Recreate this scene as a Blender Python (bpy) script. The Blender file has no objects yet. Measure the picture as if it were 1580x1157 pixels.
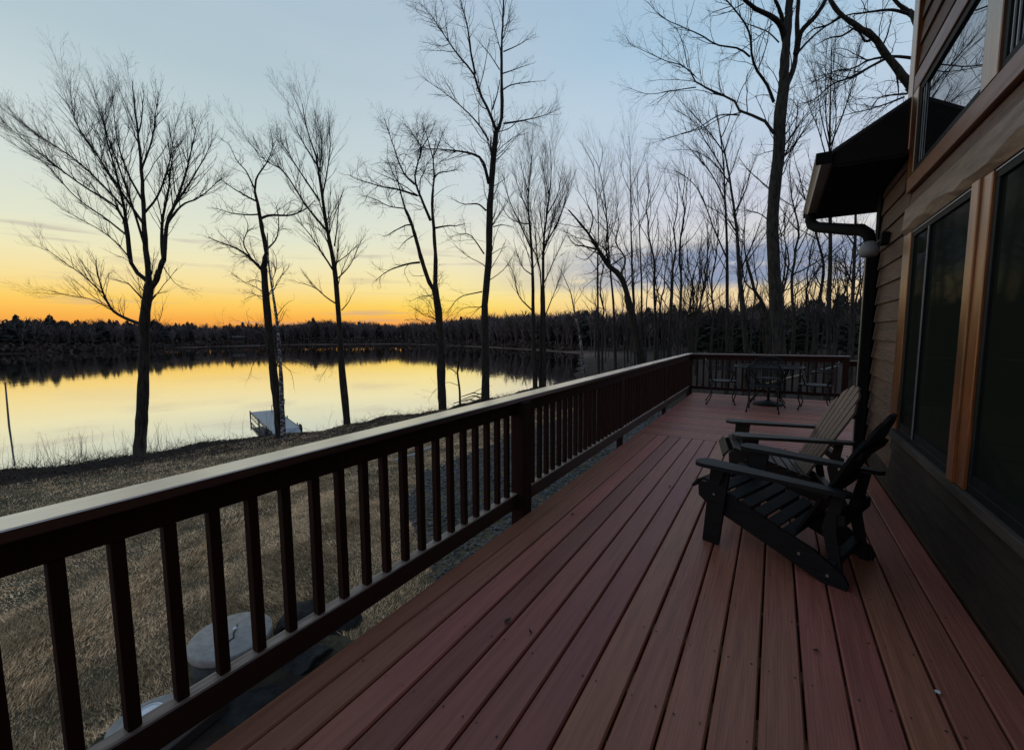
import bpy, bmesh, math, random
import numpy as np
from mathutils import Vector, Matrix, noise as mnoise
random.seed(7); RNG = np.random.default_rng(7)
S = bpy.context.scene
COL = S.collection
PI = math.pi

# ------------------------------------------------------------------ camera
FP, YAW, PITCH, ROLL, H = 673.8, .54217, .094765, -.005539, 1.37
PW, PH = 1580., 1157.
def _basis():
    cy, sy = math.cos(YAW), math.sin(YAW)
    f0 = np.array([-sy, cy, 0.]); r0 = np.array([cy, sy, 0.]); u0 = np.array([0, 0, 1.])
    f = math.cos(PITCH)*f0-math.sin(PITCH)*u0; u = math.cos(PITCH)*u0+math.sin(PITCH)*f0
    return math.cos(ROLL)*r0+math.sin(ROLL)*u, -math.sin(ROLL)*r0+math.cos(ROLL)*u, f
CR, CU, CF = _basis()
cd = bpy.data.cameras.new('camera'); cam = bpy.data.objects.new('camera', cd); COL.objects.link(cam)
cd.sensor_width = 36; cd.lens = FP/PW*36; cd.clip_start = .05; cd.clip_end = 3000
cam.matrix_world = Matrix(((CR[0], CU[0], -CF[0], 0), (CR[1], CU[1], -CF[1], 0), (CR[2], CU[2], -CF[2], H), (0, 0, 0, 1)))
S.camera = cam
def ray(x, y): return CR*(x-PW/2)/FP+CU*(PH/2-y)/FP+CF
def onz(x, y, z): d = ray(x, y); return np.array([0, 0, H])+d*(z-H)/d[2]
def onx(x, y, X): d = ray(x, y); return np.array([0, 0, H])+d*X/d[0]
# a measured point of a tree: at horizontal distance D (along the heading of the camera) from the deck
FH = np.array([-math.sin(YAW), math.cos(YAW), 0.])
def atd(x, y, D): d = ray(x, y); return np.array([0, 0, H])+d*D/(d@FH)

S.view_settings.view_transform = 'Standard'; S.view_settings.look = 'None'
S.view_settings.exposure = 0; S.view_settings.gamma = 1

# ------------------------------------------------------------------ sky (dusk, sun just set in the west)
def lin(c): return tuple(((v/255)/12.92 if v/255 <= .04045 else ((v/255+.055)/1.055)**2.4) for v in c)+(1.,)
W = bpy.data.worlds.new('World'); S.world = W; W.use_nodes = True
nt = W.node_tree; nt.nodes.clear(); N = nt.nodes.new; LK = nt.links.new
def wmath(op, a, b=None, c=None, clamp=False):
    n = N('ShaderNodeMath'); n.operation = op; n.use_clamp = clamp
    for i, v in enumerate((a, b, c)):
        if v is None: continue
        if isinstance(v, (int, float)): n.inputs[i].default_value = v
        else: LK(v, n.inputs[i])
    return n.outputs[0]
def wramp(fac, stops, interp='LINEAR'):
    n = N('ShaderNodeValToRGB'); n.color_ramp.interpolation = interp; e = n.color_ramp.elements
    while len(e) > 1: e.remove(e[-1])
    e[0].position = stops[0][0]; e[0].color = stops[0][1]
    for p, c in stops[1:]:
        k = e.new(p); k.color = c
    LK(fac, n.inputs[0]); return n.outputs[0]
def wmix(f, a, b):
    n = N('ShaderNodeMix'); n.data_type = 'RGBA'
    if isinstance(f, (int, float)): n.inputs[0].default_value = f
    else: LK(f, n.inputs[0])
    for i, v in ((6, a), (7, b)):
        if isinstance(v, tuple): n.inputs[i].default_value = v
        else: LK(v, n.inputs[i])
    return n.outputs[2]
tc = N('ShaderNodeTexCoord'); sx = N('ShaderNodeSeparateXYZ'); LK(tc.outputs['Generated'], sx.inputs[0])
elev = wmath('MULTIPLY', wmath('ARCSINE', sx.outputs[2]), 180/PI)
SUNAZ = math.radians(72)            # degrees left of +Y (west-north-west)
hx = wmath('SQRT', wmath('ADD', wmath('MULTIPLY', sx.outputs[0], sx.outputs[0]), wmath('MULTIPLY', sx.outputs[1], sx.outputs[1])))
dsun = wmath('DIVIDE', wmath('ADD', wmath('MULTIPLY', sx.outputs[0], -math.sin(SUNAZ)), wmath('MULTIPLY', sx.outputs[1], math.cos(SUNAZ))), wmath('MAXIMUM', hx, .001))
azi = wmath('ARCTAN2', sx.outputs[0], sx.outputs[1])     # 0 along +Y, negative to the left
en = wmath('DIVIDE', elev, 90., clamp=True)
def R_(l): return [(d/90., lin(c)) for d, c in l]
west = wramp(en, R_([(0, (238, 146, 78)), (1.6, (249, 172, 74)), (2.7, (254, 196, 90)), (3.6, (253, 209, 104)), (5.5, (249, 225, 156)), (8, (240, 232, 188)), (10.6, (227, 230, 206)), (14.8, (214, 223, 213)), (19.5, (198, 213, 214)), (25.6, (178, 199, 207)), (34, (164, 188, 205)), (50, (140, 168, 194)), (90, (112, 142, 180))]))
mid = wramp(en, R_([(0, (234, 144, 98)), (1.5, (246, 172, 98)), (2.6, (253, 204, 78)), (3.6, (254, 222, 104)), (5.3, (252, 232, 152)), (9, (240, 232, 194)), (13, (226, 228, 212)), (17, (206, 217, 218)), (24, (188, 206, 217)), (31.7, (174, 195, 211)), (48, (142, 170, 200)), (90, (112, 142, 180))]))
east = wramp(en, R_([(0, (222, 178, 150)), (2.5, (238, 205, 160)), (4.6, (243, 218, 170)), (7, (226, 218, 206)), (11, (232, 230, 226)), (14, (212, 216, 226)), (20, (192, 208, 226)), (25, (180, 204, 224)), (30, (164, 196, 220)), (40, (146, 180, 208)), (55, (128, 160, 194)), (90, (112, 142, 180))]))
f1 = N('ShaderNodeMapRange'); f1.interpolation_type = 'SMOOTHSTEP'; LK(dsun, f1.inputs[0])
f1.inputs[1].default_value = .80; f1.inputs[2].default_value = .99
f2 = N('ShaderNodeMapRange'); f2.interpolation_type = 'SMOOTHSTEP'; LK(dsun, f2.inputs[0])
f2.inputs[1].default_value = .46; f2.inputs[2].default_value = .90
sky = wmix(f2.outputs[0], east, mid); sky = wmix(f1.outputs[0], sky, west)
# far side of the sky fades a little cooler and dimmer
f3 = N('ShaderNodeMapRange'); f3.interpolation_type = 'SMOOTHSTEP'; LK(dsun, f3.inputs[0]); f3.inputs[1].default_value = -1.; f3.inputs[2].default_value = .3
sky = wmix(f3.outputs[0], wramp(en, R_([(0, (150, 140, 160)), (12, (168, 168, 192)), (30, (140, 160, 192)), (90, (112, 146, 186))])), sky)
# clouds: a low grey blue bank to the north, thin streaks elsewhere
cv = N('ShaderNodeCombineXYZ'); LK(wmath('MULTIPLY', azi, 3.2), cv.inputs[0]); LK(wmath('MULTIPLY', elev, .19), cv.inputs[1])
cn = N('ShaderNodeTexNoise'); cn.inputs['Scale'].default_value = 1.6; cn.inputs['Detail'].default_value = 6; cn.inputs['Roughness'].default_value = .55
cn.inputs['Distortion'].default_value = .4; LK(cv.outputs[0], cn.inputs['Vector'])
g = lambda v: (v, v, v, 1)
band = wramp(en, [(4.9/90, g(0)), (5.9/90, g(1)), (9.2/90, g(1)), (10.6/90, g(.25)), (19./90, g(.10)), (24/90, g(0))])
east2 = N('ShaderNodeMapRange'); east2.interpolation_type = 'SMOOTHSTEP'; LK(dsun, east2.inputs[0]); east2.inputs[1].default_value = .86; east2.inputs[2].default_value = .45
cm = N('ShaderNodeMapRange'); LK(cn.outputs[0], cm.inputs[0]); cm.inputs[1].default_value = .33; cm.inputs[2].default_value = .45
bank = wmath('MULTIPLY', wmath('MULTIPLY', band, east2.outputs[0]), cm.outputs[0])
sky = wmix(wmath('MULTIPLY', bank, .95), sky, lin((140, 154, 182)))
cv2 = N('ShaderNodeCombineXYZ'); LK(wmath('MULTIPLY', azi, 5.), cv2.inputs[0]); LK(wmath('MULTIPLY', elev, 1.3), cv2.inputs[1])
cn2 = N('ShaderNodeTexNoise'); cn2.inputs['Scale'].default_value = 1.; cn2.inputs['Detail'].default_value = 5; LK(cv2.outputs[0], cn2.inputs['Vector'])
cm2 = N('ShaderNodeMapRange'); LK(cn2.outputs[0], cm2.inputs[0]); cm2.inputs[1].default_value = .55; cm2.inputs[2].default_value = .66
band2 = wramp(en, [(.5/90, g(.7)), (3./90, g(.5)), (5./90, g(0.12)), (7.5/90, g(.45)), (9.5/90, g(.6)), (11./90, g(0.))])
sky = wmix(wmath('MULTIPLY', wmath('MULTIPLY', cm2.outputs[0], band2), .75), sky, lin((178, 162, 160)))
cn3 = N('ShaderNodeTexNoise'); cn3.inputs['Scale'].default_value = .55; cn3.inputs['Detail'].default_value = 4; LK(cv.outputs[0], cn3.inputs['Vector'])
cm3 = N('ShaderNodeMapRange'); LK(cn3.outputs[0], cm3.inputs[0]); cm3.inputs[1].default_value = .35; cm3.inputs[2].default_value = .7; cm3.inputs[4].default_value = .16
sky = wmix(wmath('MULTIPLY', cm3.outputs[0], wramp(en, [(8/90, g(0)), (20/90, g(1))])), sky, lin((226, 228, 236)))
below = N('ShaderNodeMapRange'); LK(elev, below.inputs[0]); below.inputs[1].default_value = -1.5; below.inputs[2].default_value = -.2
sky = wmix(below.outputs[0], lin((40, 36, 34)), sky)
bg = N('ShaderNodeBackground'); LK(sky, bg.inputs[0]); bg.inputs[1].default_value = 1.0
wo = N('ShaderNodeOutputWorld'); LK(bg.outputs[0], wo.inputs[0])

# ------------------------------------------------------------------ helpers
def M(name, base, rough=.7, var=None, scale=(6, 6, 6), detail=5, bump=0., bumpscale=None, spec=.5, rnd=0., coord='Object', dist=0., lo=.35, hi=.65, wear=None, wearscale=3., wearlo=.62, metal=0., blotch=None):
    """procedural material: two tones by noise, optional wear tone, bump and per-object variation"""
    m = bpy.data.materials.new(name); m.use_nodes = True; t = m.node_tree; n = t.nodes; l = t.links
    b = n['Principled BSDF']; b.inputs['Roughness'].default_value = rough; b.inputs['Metallic'].default_value = metal
    b.inputs['Specular IOR Level'].default_value = spec
    c = n.new('ShaderNodeTexCoord'); mp = n.new('ShaderNodeMapping'); mp.inputs['Scale'].default_value = scale
    oi = n.new('ShaderNodeObjectInfo')
    ad = n.new('ShaderNodeVectorMath'); ad.operation = 'ADD'
    sc = n.new('ShaderNodeVectorMath'); sc.operation = 'SCALE'; sc.inputs[0].default_value = (37., 61., 23.); l.new(oi.outputs['Random'], sc.inputs['Scale'])
    if coord == 'World':
        gg = n.new('ShaderNodeNewGeometry'); l.new(gg.outputs['Position'], mp.inputs['Vector'])
    else: l.new(c.outputs[coord], mp.inputs['Vector'])
    l.new(mp.outputs[0], ad.inputs[0])
    if coord != 'World': l.new(sc.outputs[0], ad.inputs[1])
    no = n.new('ShaderNodeTexNoise'); no.inputs['Scale'].default_value = 1; no.inputs['Detail'].default_value = detail; no.inputs['Distortion'].default_value = dist
    no.inputs['Roughness'].default_value = .62
    l.new(ad.outputs[0], no.inputs['Vector'])
    mr = n.new('ShaderNodeMapRange'); mr.inputs[1].default_value = lo; mr.inputs[2].default_value = hi; l.new(no.outputs[0], mr.inputs[0])
    mx = n.new('ShaderNodeMix'); mx.data_type = 'RGBA'; l.new(mr.outputs[0], mx.inputs[0])
    mx.inputs[6].default_value = (*base, 1); mx.inputs[7].default_value = (*(var or base), 1)
    out = mx.outputs[2]
    if wear:
        n2 = n.new('ShaderNodeTexNoise'); n2.inputs['Scale'].default_value = wearscale; n2.inputs['Detail'].default_value = 8; n2.inputs['Roughness'].default_value = .7
        m2 = n.new('ShaderNodeVectorMath'); m2.operation = 'MULTIPLY'; m2.inputs[1].default_value = tuple(.35+.0*s+.65*(s/max(scale)) for s in scale)
        l.new((c.outputs['Object'] if coord != 'World' else gg.outputs['Position']), m2.inputs[0])
        a2 = n.new('ShaderNodeVectorMath'); a2.operation = 'ADD'; l.new(m2.outputs[0], a2.inputs[0])
        if coord != 'World': l.new(sc.outputs[0], a2.inputs[1])
        l.new(a2.outputs[0], n2.inputs['Vector'])
        r2 = n.new('ShaderNodeMapRange'); r2.inputs[1].default_value = wearlo; r2.inputs[2].default_value = wearlo+.1; l.new(n2.outputs[0], r2.inputs[0])
        x2 = n.new('ShaderNodeMix'); x2.data_type = 'RGBA'; l.new(r2.outputs[0], x2.inputs[0]); l.new(out, x2.inputs[6]); x2.inputs[7].default_value = (*wear, 1)
        out = x2.outputs[2]
    if rnd:
        hv = n.new('ShaderNodeHueSaturation'); vr = n.new('ShaderNodeMapRange'); vr.inputs[3].default_value = 1-rnd; vr.inputs[4].default_value = 1+rnd
        l.new(oi.outputs['Random'], vr.inputs[0]); l.new(vr.outputs[0], hv.inputs['Value']); l.new(out, hv.inputs['Color']); out = hv.outputs[0]
    l.new(out, b.inputs['Base Color'])
    if bump:
        bn = n.new('ShaderNodeTexNoise'); bn.inputs['Scale'].default_value = 1; bn.inputs['Detail'].default_value = 6
        if bumpscale:
            mb = n.new('ShaderNodeMapping'); mb.inputs['Scale'].default_value = bumpscale
            l.new((c.outputs['Object'] if coord != 'World' else gg.outputs['Position']), mb.inputs['Vector']); l.new(mb.outputs[0], bn.inputs['Vector'])
        else: l.new(ad.outputs[0], bn.inputs['Vector'])
        bu = n.new('ShaderNodeBump'); bu.inputs['Strength'].default_value = bump; bu.inputs['Distance'].default_value = .01
        l.new(bn.outputs[0], bu.inputs['Height']); l.new(bu.outputs[0], b.inputs['Normal'])
        rr = n.new('ShaderNodeMapRange'); rr.inputs[3].default_value = max(.02, rough-.12); rr.inputs[4].default_value = min(1, rough+.12)
        l.new(bn.outputs[0], rr.inputs[0]); l.new(rr.outputs[0], b.inputs['Roughness'])
    return m
def tag(o, label=None, cat=None, group=None, kind=None):
    if label: o['label'] = label
    if cat: o['category'] = cat
    if group: o['group'] = group
    if kind: o['kind'] = kind
    return o
def empty(name, loc, label=None, cat=None, group=None, rz=0, kind=None):
    o = bpy.data.objects.new(name, None); o.empty_display_size = .1; o.location = loc; o.rotation_euler = (0, 0, rz); COL.objects.link(o)
    return tag(o, label, cat, group, kind)
def link(name, me, mat=None, parent=None, loc=None, rot=None):
    if mat is not None and not me.materials: me.materials.append(mat)
    o = bpy.data.objects.new(name, me); COL.objects.link(o)
    if parent is not None: o.parent = parent
    if loc is not None: o.location = loc
    if rot is not None: o.rotation_euler = rot
    return o
def mesh_np(name, V, F, smooth=False):
    """V (n,3), F list of arrays (m,3) / (m,4)"""
    me = bpy.data.meshes.new(name); V = np.asarray(V, np.float32)
    if not isinstance(F, list): F = [F]
    F = [np.asarray(f, np.int32) for f in F if len(f)]
    tot = np.concatenate([np.full(len(f), f.shape[1], np.int32) for f in F]); idx = np.concatenate([f.ravel() for f in F])
    me.vertices.add(len(V)); me.vertices.foreach_set('co', V.ravel())
    me.loops.add(len(idx)); me.loops.foreach_set('vertex_index', idx)
    me.polygons.add(len(tot)); st = np.concatenate([[0], np.cumsum(tot)[:-1]]).astype(np.int32)
    me.polygons.foreach_set('loop_start', st); me.polygons.foreach_set('loop_total', tot)
    me.polygons.foreach_set('use_smooth', np.full(len(tot), smooth, bool))
    me.update(calc_edges=True); me.validate(); return me
class MB:
    """collects boxes, tubes and lathes; build() links them as one mesh object"""
    def __init__(s): s.bm = bmesh.new()
    def box(s, a, b, bev=0., rot=None, at=(0, 0, 0)):
        a = Vector(a); b = Vector(b); c = (a+b)/2; d = b-a
        r = bmesh.ops.create_cube(s.bm, size=1); vs = r['verts']
        bmesh.ops.scale(s.bm, vec=d, verts=vs); bmesh.ops.translate(s.bm, vec=c, verts=vs)
        if bev:
            es = list({e for v in vs for e in v.link_edges})
            rr = bmesh.ops.bevel(s.bm, geom=es, offset=bev, segments=1, affect='EDGES', profile=.5)
            vs = list({v for f in rr['faces'] for v in f.verts} | {v for v in vs if v.is_valid})
        if rot is not None: bmesh.ops.rotate(s.bm, cent=(0, 0, 0), matrix=rot, verts=vs)
        if tuple(at) != (0, 0, 0): bmesh.ops.translate(s.bm, vec=at, verts=vs)
        return s
    def tube(s, pts, r, n=8, cap=True):
        pts = [Vector(p) for p in pts]; rs = r if hasattr(r, '__len__') else [r]*len(pts)
        rings = []; prev = None
        for i, p in enumerate(pts):
            t = (pts[min(i+1, len(pts)-1)]-pts[max(i-1, 0)]).normalized()
            if prev is None: u = t.orthogonal().normalized()
            else: u = (prev-t*prev.dot(t)).normalized()
            prev = u; w = t.cross(u)
            rings.append([s.bm.verts.new(p+(u*math.cos(2*PI*k/n)+w*math.sin(2*PI*k/n))*rs[i]) for k in range(n)])
        for A, B in zip(rings, rings[1:]):
            for k in range(n): f = s.bm.faces.new((A[k], A[(k+1) % n], B[(k+1) % n], B[k])); f.smooth = True
        if cap: s.bm.faces.new(rings[0][::-1]); s.bm.faces.new(rings[-1])
        return s
    def lathe(s, prof, c=(0, 0, 0), n=24, smooth=True):
        rings = [[s.bm.verts.new((c[0]+max(r, 1e-4)*math.cos(2*PI*k/n), c[1]+max(r, 1e-4)*math.sin(2*PI*k/n), c[2]+z)) for k in range(n)] for r, z in prof]
        for A, B in zip(rings, rings[1:]):
            for k in range(n): f = s.bm.faces.new((A[k], A[(k+1) % n], B[(k+1) % n], B[k])); f.smooth = smooth
        s.bm.faces.new(rings[0][::-1]); s.bm.faces.new(rings[-1]); return s
    def prism(s, poly, z0, z1, M4=None):
        """extrude a polygon given in x,y between z0 and z1, then place it by M4"""
        lo = [s.bm.verts.new((x, y, z0)) for x, y in poly]; hi = [s.bm.verts.new((x, y, z1)) for x, y in poly]; n = len(poly)
        s.bm.faces.new(lo[::-1]); s.bm.faces.new(hi)
        for k in range(n): s.bm.faces.new((lo[k], lo[(k+1) % n], hi[(k+1) % n], hi[k]))
        if M4 is not None: bmesh.ops.transform(s.bm, matrix=M4, verts=lo+hi)
        return s
    def mesh(s, name):
        bmesh.ops.recalc_face_normals(s.bm, faces=s.bm.faces); me = bpy.data.meshes.new(name); s.bm.to_mesh(me); s.bm.free(); return me
    def build(s, name, mat, parent=None, loc=None, rot=None): return link(name, s.mesh(name), mat, parent, loc, rot)
def copy_tree(o, parent=None):
    c = o.copy(); COL.objects.link(c); c.parent = parent
    for ch in list(o.children): copy_tree(ch, c)
    return c
def tubes_np(P, R, k):
    """P (N,n,3), R (N,n) -> verts, quad faces for N tubes of k sides (vectorised)"""
    Nn, n, _ = P.shape
    T = np.gradient(P, axis=1); T /= np.linalg.norm(T, axis=2, keepdims=True)+1e-9
    ref = np.zeros_like(T); ref[..., 0] = 1.; m = np.abs(T[..., 0]) > .8; ref[m] = (0, 1, 0)
    r0 = ref[:, :1, :].repeat(n, 1); m2 = (np.abs((T*r0).sum(2)) > .95); r0[m2] = (0, 0, 1.)
    u = np.cross(T, r0); u /= np.linalg.norm(u, axis=2, keepdims=True)+1e-9; w = np.cross(T, u)
    a = 2*PI*np.arange(k)/k
    V = P[:, :, None, :]+R[:, :, None, None]*(u[:, :, None, :]*np.cos(a)[None, None, :, None]+w[:, :, None, :]*np.sin(a)[None, None, :, None])
    base = (np.arange(Nn)*n*k)[:, None, None]+(np.arange(n-1)*k)[None, :, None]
    j = np.arange(k)[None, None, :]; j2 = (j+1) % k
    F = np.stack([base+j, base+j2, base+k+j2, base+k+j], -1).reshape(-1, 4)
    return V.reshape(-1, 3), F

# ------------------------------------------------------------------ materials
mt_deck = M('deck_red_stain', (.350, .104, .080), .44, (.255, .075, .058), (42, 2.2, 20), bump=.22, bumpscale=(110, 3, 30), rnd=.20, wear=(.11, .045, .035), wearscale=11, wearlo=.69, spec=.32)
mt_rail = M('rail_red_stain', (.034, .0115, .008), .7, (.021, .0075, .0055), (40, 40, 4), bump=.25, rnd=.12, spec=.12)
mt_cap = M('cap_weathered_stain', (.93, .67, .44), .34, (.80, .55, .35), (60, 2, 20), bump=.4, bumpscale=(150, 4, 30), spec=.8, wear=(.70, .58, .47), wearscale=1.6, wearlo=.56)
mt_capx = M('far_cap_stain', (.30, .20, .16), .42, (.20, .12, .09), (2, 60, 20), bump=.4, spec=.7)
mt_bot = M('bottom_rail_worn', (.36, .27, .21), .5, (.15, .09, .07), (40, 3, 20), bump=.3, spec=.5)
mt_joist = M('weathered_joist', (.05, .035, .025), .9, (.03, .02, .015), (4, 4, 30), bump=.2)
mt_siding = M('brown_siding', (.125, .060, .034), .64, (.062, .034, .023), (30, 3, 26), bump=.9, bumpscale=(60, 10, 90), rnd=.12, spec=.4)
mt_siding_low = M('dark_lower_siding', (.034, .025, .020), .7, (.022, .017, .014), (30, 3, 26), bump=.6, spec=.2)  # darker tone of the siding for the lowest wall boards
mt_trim = M('varnished_cedar', (.25, .085, .030), .34, (.10, .032, .013), (30, 30, 2.2), detail=7, bump=.3, rnd=.1, spec=.6, dist=1.2, wear=(.06, .022, .011), wearscale=3., wearlo=.50)
mt_trimh = M('varnished_cedar_beam', (.19, .072, .036), .42, (.115, .042, .022), (30, 3., 30), detail=6, bump=.3, rnd=.1, spec=.55, dist=1.)
mt_live = M('live_edge_timber', (.21, .13, .085), .5, (.11, .065, .038), (20, 3., 20), bump=.5, spec=.5)
mt_black = M('black_aluminium', (.007, .008, .009), .6, (.011, .012, .013), (9, 9, 9), spec=.12)
mt_alu = M('grey_metal_edge', (.38, .40, .42), .35, (.3, .31, .33), (9, 9, 9), metal=.6)
mt_screen = M('dark_insect_screen', (.010, .012, .010), .75, (.014, .016, .013), (300, 300, 300), bump=.1, spec=.12)
mt_soffit = M('dark_soffit', (.014, .012, .011), .8, (.009, .008, .008), (3, 3, 3), spec=.1)
mt_shingle = M('dark_shingle', (.028, .027, .028), .95, (.018, .018, .019), (30, 30, 30), bump=.4, rnd=.2)
mt_gutter = M('brown_gutter', (.20, .18, .15), .35, (.16, .145, .12), (3, 3, 3), spec=.6)
mt_spout = M('dark_bronze_downspout', (.008, .0075, .007), .75, (.006, .006, .006), (3, 3, 3), spec=.08)
mt_chair = M('weathered_dark_chair', (.035, .024, .018), .5, (.022, .016, .012), (6, 60, 60), bump=.25, rnd=.1, spec=.3)
mt_slat_lit = M('lit_brown_back_slats', (.150, .094, .074), .5, (.098, .060, .047), (6, 60, 60), bump=.25, rnd=.10, spec=.3)  # chair brown made paler: glow falling on the backrest is put into the colour
mt_chair_blk = M('black_chair_wood', (.006, .006, .0065), .55, (.009, .009, .0095), (6, 60, 60), bump=.25, rnd=.1, spec=.22)
mt_iron = M('wrought_iron', (.006, .007, .007), .5, (.010, .011, .011), (30, 30, 30), spec=.22)
mt_screw = M('steel_bolt', (.5, .5, .5), .3, (.4, .4, .4), (30, 30, 30), metal=1.)
mt_conc = M('concrete', (.33, .30, .265), .85, (.235, .215, .19), (14, 14, 14), bump=.4, wear=(.09, .095, .09), wearscale=3.)
mt_concd = M('dark_concrete', (.06, .062, .062), .9, (.035, .037, .037), (9, 9, 9), bump=.5)  # well ring, a darker tone than the lid
mt_white = M('white_plastic', (.66, .68, .70), .4, (.6, .62, .64), (5, 5, 5))
mt_greyplastic = M('grey_lamp_shell', (.20, .20, .20), .5, (.16, .16, .16), (5, 5, 5))
mt_rock = M('rock', (.040, .038, .035), .95, (.018, .017, .016), (7, 7, 7), bump=1., spec=.1, rnd=.35)
mt_gravel = M('gravel', (.15, .142, .135), .8, (.020, .020, .020), (11, 11, 11), coord='World', bump=.3)
mt_bark = M('dark_bark', (.050, .041, .031), .95, (.013, .011, .009), (12, 12, 2.5), bump=1., bumpscale=(22, 22, 5), spec=.15)
mt_barkg = M('grey_bark', (.056, .049, .040), .95, (.015, .0135, .0115), (12, 12, 2.5), bump=1., bumpscale=(22, 22, 5), spec=.15)
mt_twig = M('twig', (.026, .021, .018), .9, (.018, .015, .013), (3, 3, 3), spec=.15)
mt_birch = M('birch_bark', (.38, .36, .33), .8, (.02, .018, .016), (6, 6, 15), detail=4, bump=.3, lo=.40, hi=.50)
mt_dock = M('dock_grey_panel', (.34, .36, .38), .6, (.27, .285, .30), (5, 5, 5), bump=.2)
mt_dockf = M('dock_frame', (.09, .09, .09), .5, (.05, .05, .05), (5, 5, 5), metal=.3)
mt_rubber = M('black_rubber', (.012, .012, .012), .7)
mt_litter = M('leaf_litter', (.055, .034, .022), .95, (.020, .014, .010), (5, 5, 5), coord='World', bump=.4)
mt_brush = M('dry_brush', (.035, .024, .018), .95, (.07, .045, .032), (3, 3, 3), coord='World')
mt_reed = M('dry_reed', (.10, .075, .055), .8, (.06, .045, .03), (3, 3, 3), coord='World')
mt_grass = M('winter_grass', (.70, .48, .27), .85, (.33, .225, .12), (1.2, 1.2, 1.2), coord='World', detail=7, lo=.42, hi=.60, spec=.2)
_n = mt_grass.node_tree.nodes; _l = mt_grass.node_tree.links; _b = _n['Principled BSDF']; _src = _b.inputs['Base Color'].links[0].from_socket
_g = _n.new('ShaderNodeNewGeometry'); _h = _n.new('ShaderNodeHueSaturation'); _m = _n.new('ShaderNodeMapRange'); _m.inputs[3].default_value = .30; _m.inputs[4].default_value = 1.9
_l.new(_g.outputs['Random Per Island'], _m.inputs[0]); _l.new(_m.outputs[0], _h.inputs['Value']); _l.new(_src, _h.inputs['Color']); _l.new(_h.outputs[0], _b.inputs['Base Color'])
mt_conif = M('conifer_green', (.030, .034, .030), .95, (.050, .050, .042), (.12, .12, .12), coord='World', spec=.1)
mt_green = M('cedar_green', (.032, .034, .022), .95, (.022, .022, .016), (.4, .4, .4), coord='World', spec=.1)
mt_fartwig = M('hazed_bare_crowns', (.15, .118, .112), .95, (.10, .078, .074), (.06, .06, .06), coord='World', spec=.1)  # lightened towards grey: distance haze is painted into the crown colour
mt_dockf2 = M('pale_metal_roof', (.22, .22, .23), .5, (.17, .17, .18), (1, 1, 1))
mt_boat = M('white_boat_cover', (.45, .46, .5), .5, (.38, .39, .42), (1, 1, 1))

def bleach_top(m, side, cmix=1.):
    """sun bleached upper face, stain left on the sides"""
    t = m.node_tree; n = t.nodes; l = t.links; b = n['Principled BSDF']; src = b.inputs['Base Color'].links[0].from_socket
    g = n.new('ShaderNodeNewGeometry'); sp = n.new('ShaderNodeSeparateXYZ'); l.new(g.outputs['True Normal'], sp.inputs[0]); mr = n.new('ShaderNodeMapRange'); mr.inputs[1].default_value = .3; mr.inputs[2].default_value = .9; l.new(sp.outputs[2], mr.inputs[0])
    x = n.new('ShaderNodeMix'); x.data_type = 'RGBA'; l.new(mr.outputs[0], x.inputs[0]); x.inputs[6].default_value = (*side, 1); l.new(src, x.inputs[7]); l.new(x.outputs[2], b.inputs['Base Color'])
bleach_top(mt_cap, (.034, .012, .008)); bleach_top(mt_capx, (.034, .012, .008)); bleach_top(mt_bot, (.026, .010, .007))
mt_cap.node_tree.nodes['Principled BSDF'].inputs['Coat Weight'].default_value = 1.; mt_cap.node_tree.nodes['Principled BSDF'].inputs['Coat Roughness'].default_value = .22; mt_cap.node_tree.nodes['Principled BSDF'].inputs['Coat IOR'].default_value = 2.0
_n = mt_deck.node_tree.nodes; _l = mt_deck.node_tree.links; _b = _n['Principled BSDF']; _src = _b.inputs['Base Color'].links[0].from_socket
_o = _n.new('ShaderNodeObjectInfo'); _w = _n.new('ShaderNodeTexWhiteNoise'); _w.noise_dimensions = '1D'; _l.new(_o.outputs['Random'], _w.inputs['W']); _t = _n.new('ShaderNodeTexNoise'); _c = _n.new('ShaderNodeNewGeometry'); _t.inputs['Scale'].default_value = .9; _t.inputs['Detail'].default_value = 4; _l.new(_c.outputs['Position'], _t.inputs['Vector'])
_a = _n.new('ShaderNodeMath'); _a.operation = 'MULTIPLY_ADD'; _l.new(_t.outputs[0], _a.inputs[0]); _a.inputs[1].default_value = 1.6; _a.inputs[2].default_value = -.75; _s = _n.new('ShaderNodeMath'); _s.operation = 'ADD'; _s.use_clamp = True; _l.new(_a.outputs[0], _s.inputs[0]); _k = _n.new('ShaderNodeMath'); _k.operation = 'MULTIPLY'; _l.new(_w.outputs[0], _k.inputs[0]); _k.inputs[1].default_value = .8; _l.new(_k.outputs[0], _s.inputs[1])
_x = _n.new('ShaderNodeMix'); _x.data_type = 'RGBA'; _x.blend_type = 'MULTIPLY'; _l.new(_s.outputs[0], _x.inputs[0]); _l.new(_src, _x.inputs[6]); _x.inputs[7].default_value = (.96, 1.27, .88, 1); _l.new(_x.outputs[2], _b.inputs['Base Color'])
mt_trim.node_tree.nodes['Principled BSDF'].inputs['Coat Weight'].default_value = 1.; mt_trim.node_tree.nodes['Principled BSDF'].inputs['Coat Roughness'].default_value = .30; mt_trim.node_tree.nodes['Principled BSDF'].inputs['Coat IOR'].default_value = 1.6; mt_trim.node_tree.nodes['Principled BSDF'].inputs['Coat Tint'].default_value = (1, .78, .5, 1)
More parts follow.
